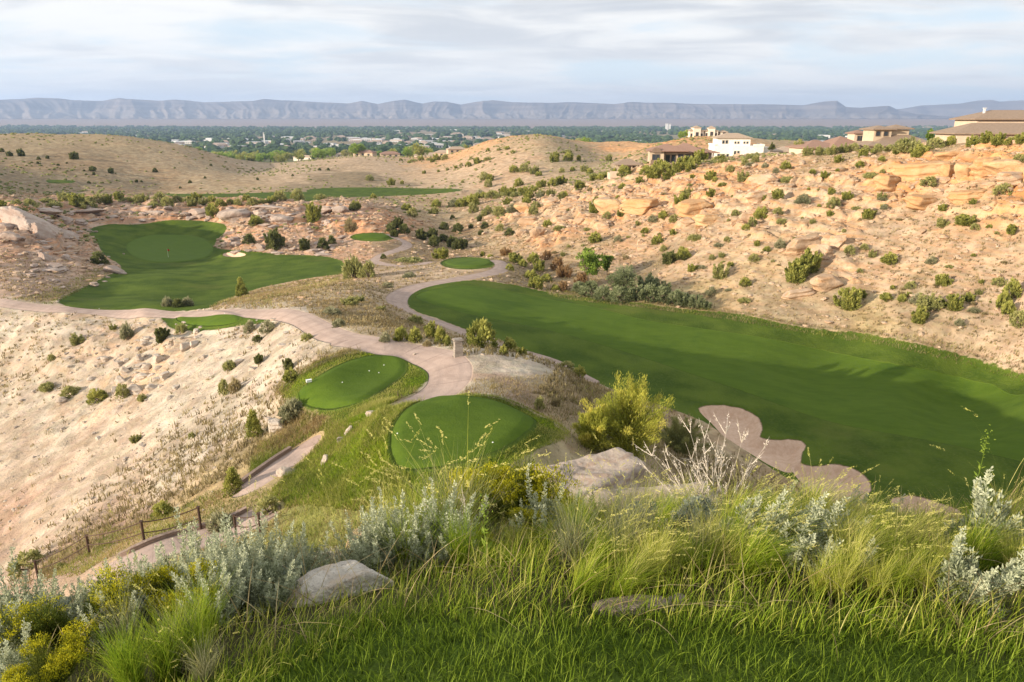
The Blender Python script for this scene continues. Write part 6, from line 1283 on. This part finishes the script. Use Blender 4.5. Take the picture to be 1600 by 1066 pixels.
# ---------------------------------------------------------------- town on the plain
def shed_mesh(i):
    r = random.Random(i); mb = MB(); w_, d, hh = [(1,.5,.13),(1,.7,.10),(1,.4,.22),(1,.6,.16)][i]
    box(mb, -.5, .5, 0, d, 0, hh, 0); hip(mb, -.5, .5, 0, d, hh, .03 if i < 3 else .12, .01, .01)
    for k in range(6): box(mb, -.45+k*.15, -.38+k*.15, -.004, .002, hh*.2, hh*.6, 2)
    m = mb; mi = np.concatenate(m.mq+m.mt)
    return m
TMATS = [plain('pale_cladding', (.62,.60,.57)), plain('grey_cladding', (.45,.45,.45)), plain('brick_cladding', (.42,.33,.27))]
def shedm(i, wm):
    w_, d, hh = [(1,.5,.13),(1,.7,.10),(1,.4,.22),(1,.6,.16)][i]; mb = MB(); box(mb, -.5, .5, 0, d, 0, hh, 0)
    for k in range(6): box(mb, -.45+k*.15, -.38+k*.15, -.004, .002, hh*.2, hh*.6, 2)
    n0 = len(mb.mq); hip(mb, -.5, .5, 0, d, hh, .03 if i < 3 else .12, .01, .01); mb.mq[-1][:] = 1; mb.mt[-1][:] = 1
    return mb.mesh('town_building', [wm, RFM[i], MW['glass']])
RFM = [plain('white_roofing', (.78,.77,.75)), plain('light_roofing', (.62,.62,.63)), plain('grey_roofing', (.5,.5,.5)), plain('brown_roofing', (.36,.27,.21))]
SH = [shedm(i, TMATS[j]) for i in range(4) for j in range(3)]
for i in range(290):
    px = R(0, 1600); Y = math.exp(R(math.log(1900), math.log(6000)))
    if i < 120: px = R(270, 820); Y = R(1900, 3200)
    w_ = R(12, 38)*(1+Y/5000); x = (px-800)/FPX*Y*.97; o = link('town_building', random.choice(SH)); o.location = (x, Y, hf(x, Y)-.5); o.scale = (w_, w_, max(w_*R(.6, 1.1), 38)); o.rotation_euler = (0, 0, R(-.4, .4))
    tag(o, 'flat pale town building between the trees of the plain', 'building', 'town buildings on the plain')
for px, Y, w_, hh, lb in [(1041,5200,34,48,'pair of pale towers far out on the plain behind the pavilion'),(416,2300,4,38,'thin white mast among the warehouses left of centre')]:
    x = (px-800)/FPX*Y*.97; o = bpy.data.objects.new('tower', None); C.objects.link(o); o.location = (x, Y, hf(x, Y)); tag(o, lb, 'tower')
    part(o, 'shaft', TMATS[0], lambda m: (box(m, -w_/2, -w_*.05, 0, w_*.5, 0, hh), box(m, w_*.05, w_/2, 0, w_*.5, 0, hh*.92))); part(o, 'cap', TMATS[1], lambda m: box(m, -w_*.55, w_*.55, -1, w_*.55, hh+.05, hh+2))
# far-off tree mass of the town
r = np.random.default_rng(77); n = 15000; Yt = 1250*(6900/1250)**r.uniform(0, 1, n)**.8; xt = Yt*r.uniform(-.8, .8, n)
k = fbm(xt*.004, Yt*.0016, 3, 81) > -.12-.35*sst(3000, 6000, Yt); k &= ~((Yt > 1900)&(Yt < 3000)&(xt/Yt > -.47)&(xt/Yt < .02)&(r.uniform(0, 1, n) < .5)); k &= r.uniform(0, 1, n) < .55+.45*sst(2500, 4200, Yt)
xt, Yt = xt[k], Yt[k]; n = len(xt); zt = HF(xt, Yt); V0, F0 = ICO[2]
ht = r.uniform(7, 13, n)*(1+Yt/9000); wt = ht*r.uniform(.55, 1.1, n)
V = V0[None]*(1+r.uniform(-.28, .28, (n, len(V0), 1))); V = V*np.stack([wt, wt, ht*.55], -1)[:,None]+np.stack([xt, Yt, zt+ht*.45], -1)[:,None]
tt = np.repeat(np.clip(r.normal(.5, .25, n), 0, 1), len(V0)); F = (F0[None]+(np.arange(n)*len(V0))[:,None,None]).reshape(-1, 3)
FT = leafmat('far_tree_foliage', (.025,.05,.018), (.045,.08,.025), (.075,.115,.035), transl=.1)
tag(link('distant_woodland', mesh('distant_woodland', V.reshape(-1, 3), tris=F, mats=[FT], attrs={'tint': tt, 'tip': np.ones(len(tt))})), 'dark green tree cover of the town across the plain', None, None, 'stuff')
# low scrub speckling the far hills
x, y, zz = ground_scatter(15000, 210, 760, .66, 91); k = rng.uniform(0, 1, len(x)) < .35+1.5*np.clip(fbm(x*.012, y*.012, 3, 92), -.2, .5); x, y = x[k], y[k]; n = len(x); z = HF(x, y); V1, F1_ = ICO[1]
s_ = rng.uniform(.25, .6, n)*(1+np.hypot(x, y)/700); V = V1[None]*(1+rng.uniform(-.35, .35, (n, len(V1), 1)))*np.array([1,1,.6])*s_[:,None,None]+np.stack([x, y, z+s_*.2], -1)[:,None]
tag(link('scrub', mesh('scrub', V.reshape(-1, 3), tris=(F1_[None]+(np.arange(n)*len(V1))[:,None,None]).reshape(-1, 3), mats=[ML['greasewood']], attrs={'tint': np.repeat(rng.uniform(0, .6, n), len(V1)), 'tip': np.ones(n*len(V1))})), 'low scrub speckling the far dry hills', None, None, 'stuff')
# nearer green trees at the foot of the brown hill
def ftree(sd, kind):
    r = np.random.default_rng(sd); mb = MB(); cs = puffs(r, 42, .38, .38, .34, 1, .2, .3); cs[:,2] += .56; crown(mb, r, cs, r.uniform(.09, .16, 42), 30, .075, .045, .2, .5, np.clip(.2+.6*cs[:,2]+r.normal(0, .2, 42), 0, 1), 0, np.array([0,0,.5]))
    t = MB(); tube(t, [(0,0,0),(.01,0,.25),(0,.01,.6)], [.035,.028,.015], 6)
    for a in (0, 2, 4): tube(t, [(0,0,.28),(.12*math.cos(a),.12*math.sin(a),.45),(.2*math.cos(a),.2*math.sin(a),.62)], [.02,.014,.006], 5)
    return mb.mesh('crown', [ML[kind]]), t.mesh('trunk', [BARK])
FTR = [ftree(500, 'cotton'), ftree(501, 'greasewood'), ftree(502, 'juniper'), ftree(503, 'cotton')]
def far_tree(px, Y, h_, label, group):
    x, y = place(px, Y); o = bpy.data.objects.new('broadleaf_tree', None); C.objects.link(o); c_, t_ = random.choice(FTR); link('crown', c_, o); link('trunk', t_, o)
    o.location = (x, y, hf(x, y)); w_ = h_*R(.85, 1.2); o.scale = (w_, w_, h_); o.rotation_euler = (0, 0, R(0, 6.28)); tag(o, label, 'tree', group)
for i in range(95):
    far_tree(R(285, 520), R(850, 1350), R(10, 18), 'green tree in the grove behind the brown hill, left of centre', 'grove behind the brown hill')
for i in range(34): far_tree(random.choice([R(585, 700), R(640, 670), R(725, 750), R(540, 560)]), R(800, 1000), R(8, 17), 'green tree on the far rim between the small houses', 'trees on the far rim')
for px, Y, h_ in [(555,700,14),(563,705,13),(655,720,17),(660,735,15),(1103,380,0),(905,700,14),(915,690,15),(925,700,12),(990,640,9),(1072,458,6),(1064,460,6),(1240,300,6),(1252,310,7),(1330,260,5)]:
    if h_: far_tree(px, Y, h_, 'rounded tree standing by itself on a rim of the far hills', 'lone trees on the far hills')

# ---------------------------------------------------------------- stone pillar, fence, kerb, flag, markers
x, y = place(716, 45.4); z = hf(x, y); o = bpy.data.objects.new('stone_pillar', None); C.objects.link(o); o.location = (x, y, z-.05); o.rotation_euler = (0, 0, .35); tag(o, 'grey stone pillar with a flat cap beside the cart path bend', 'pillar')
st = rockmat('pillar_stone', (.27,.23,.19), (.36,.31,.26), (.2,.16,.13), 2.)
def pil(m):
    r = random.Random(3); z0 = 0
    for c_ in range(9):
        k = .30-.012*c_*.5+r.uniform(-.008, .008); box(m, -k, k, -k*.8, k*.8, z0, z0+.128); z0 += .13
part(o, 'base', st, lambda m: box(m, -.36, .36, -.3, .3, -.3, -.002)); part(o, 'shaft', st, pil); part(o, 'cap', st, lambda m: (box(m, -.34, .34, -.28, .28, 1.172, 1.25), box(m, -.29, .29, -.23, .23, 1.252, 1.29)))
rust = plain('rusty_steel', (.075,.045,.032), .7)
def fence(name, label, pts, hh=1.12, cables=(.97, .5)):
    P = []
    for px, py in pts: q = hit([px], [py], HF, 2)[0]; P.append((q[0], q[1], hf(*q)))
    o = bpy.data.objects.new(name, None); C.objects.link(o); o.location = P[0]; tag(o, label, 'fence'); P = [tuple(np.array(p)-np.array(P[0])) for p in P]
    for p in P:
        mb = MB(); tube(mb, [(p[0], p[1], p[2]-.2), (p[0]+.02, p[1], p[2]+hh)], .058, 8); box(mb, p[0]-.04, p[0]+.08, p[1]-.06, p[1]+.06, p[2]+hh+.001, p[2]+hh+.03); link('post', mb.mesh('post', [rust]), o)
    for f in cables:
        mb = MB()
        for a, b_ in zip(P[:-1], P[1:]):
            a = np.array(a)+[0,0,hh*f]; b_ = np.array(b_)+[0,0,hh*f]; t = np.linspace(0, 1, 9)[:,None]; tube(mb, a+(b_-a)*t-np.array([0,0,.13])*(4*t*(1-t)), .026, 5)
        link('cable', mb.mesh('cable', [rust]), o)
fence('cable_fence', 'rusty cable fence along the bend of the lower path', [(60,905),(140,866),(226,850),(314,827)])
fence('cable_fence', 'short rusty cable fence right of the path bend', [(369,836),(407,834)], .95)
KS = -1
# kerbs: real upstands beside the lower paths
ck = rockmat('red_concrete', (.27,.195,.155), (.34,.255,.205), (.24,.17,.13), 1.)
def kerb(label, Q, side, off, w_=.2, hh=.2):
    Q = Q[::1]; T = unit(np.gradient(Q, axis=0)); N = np.stack([-T[:,1], T[:,0]], -1)*side; a = Q+N*off; b_ = Q+N*(off+w_); za = HF(a[:,0], a[:,1]); zb = HF(b_[:,0], b_[:,1]); zt = np.maximum(za, zb)+hh
    n = len(Q); c3 = lambda p, z: np.column_stack([p, z]); V = np.stack([c3(a, za-.2), c3(a, zt), c3(b_, zt), c3(b_, zb-.3)], 1).reshape(-1, 3); Qd = [(i*4+j, i*4+j+1, i*4+4+j+1, i*4+4+j) for i in range(n-1) for j in range(3)]+[(0,1,2,3), (n*4-1, n*4-2, n*4-3, n*4-4)]
    mb = MB(); mb.add(V, Q=Qd); tag(link('path_kerb', mb.mesh('path_kerb', [ck])), label, 'kerb')
kerb('red-brown kerb wall round the outer side of the fenced path bend', PATHS[3][0], KS, 1.2); kerb('low red-brown kerb beside the short lower path piece', PATHS[2][0], KS, .95, .2, .22)
x, y = hit([263], [402], HF, 2)[0]; o = bpy.data.objects.new('golf_flag', None); C.objects.link(o); o.location = (x, y, hf(x, y)); tag(o, 'red golf flag on a thin pole on the putting green', 'flag')
part(o, 'pole', plain('pole_white', (.75,.73,.6)), lambda m: tube(m, [(0,0,0),(0,0,2.2)], .03, 6))
def flg(m):
    V = []; 
    for i in range(7):
        for j in range(2):
            for s in (-.012, .012): V.append((i*.09, s+.06*math.sin(i*1.1), 2.15-.45*j-.01*i))
    Q = []
    for i in range(6):
        a = i*4; b_ = a+4; Q += [(a,a+2,b_+2,b_),(a+1,b_+1,b_+3,a+3),(a,b_,b_+1,a+1),(a+2,a+3,b_+3,b_+2)]
    m.add(V, Q=Q+[(0,1,3,2),(24,26,27,25)])
part(o, 'flag_cloth', plain('red_cloth', (.45,.03,.02)), flg)
wm = plain('white_plastic', (.8,.8,.78), .5); r_ = MB(); V0, F0 = ICO[2]
def ballm(nm, s, mat): mb = MB(); mb.add(V0*s*np.array([1,1,.8])+np.array([0,0,s*.6]), T=F0); tube(mb, [(0,0,-.06),(0,0,s*.4)], s*.25, 6); return mb.mesh(nm, [mat])
tmk = ballm('tee_marker', .07, wm)
for px, py, lb in [(535,598,'white marker on the oval tee, left'),(577,580,'white marker on the oval tee, upper middle'),(592,583,'white marker on the oval tee, right'),(621,678,'white marker at the left side of the raised tee'),(600,571,'white marker near the far rim of the oval tee'),(351,490,'white marker on the small upper tee'),(155,483,'white marker on the turf beside the cart path at left'),(770,692,'white marker at the centre of the raised tee')]:
    x, y = hit([px], [py], HF, 2)[0]; o = link('tee_marker', tmk); o.location = (x, y, hf(x, y)); o.scale = (.4+y/260,)*3; tag(o, lb, 'tee marker')
x, y = hit([483], [600], HF, 2)[0]; o = bpy.data.objects.new('tee_sign', None); C.objects.link(o); o.location = (x, y, hf(x, y)); o.rotation_euler = (0, 0, .5); o.scale = (.75,)*3; tag(o, 'small white box on legs at the left rim of the oval tee', 'box')
part(o, 'box', wm, lambda m: box(m, -.22, .22, -.12, .12, .18, .36)); part(o, 'lid', wm, lambda m: box(m, -.24, .24, -.14, .14, .363, .39))
for a in (-.18, .16): part(o, 'leg', rust, lambda m: box(m, a, a+.03, -.02, .02, -.1, .178))
x, y = hit([178], [342], HF, 2)[0]
print('done', time.time()-T0, flush=True)
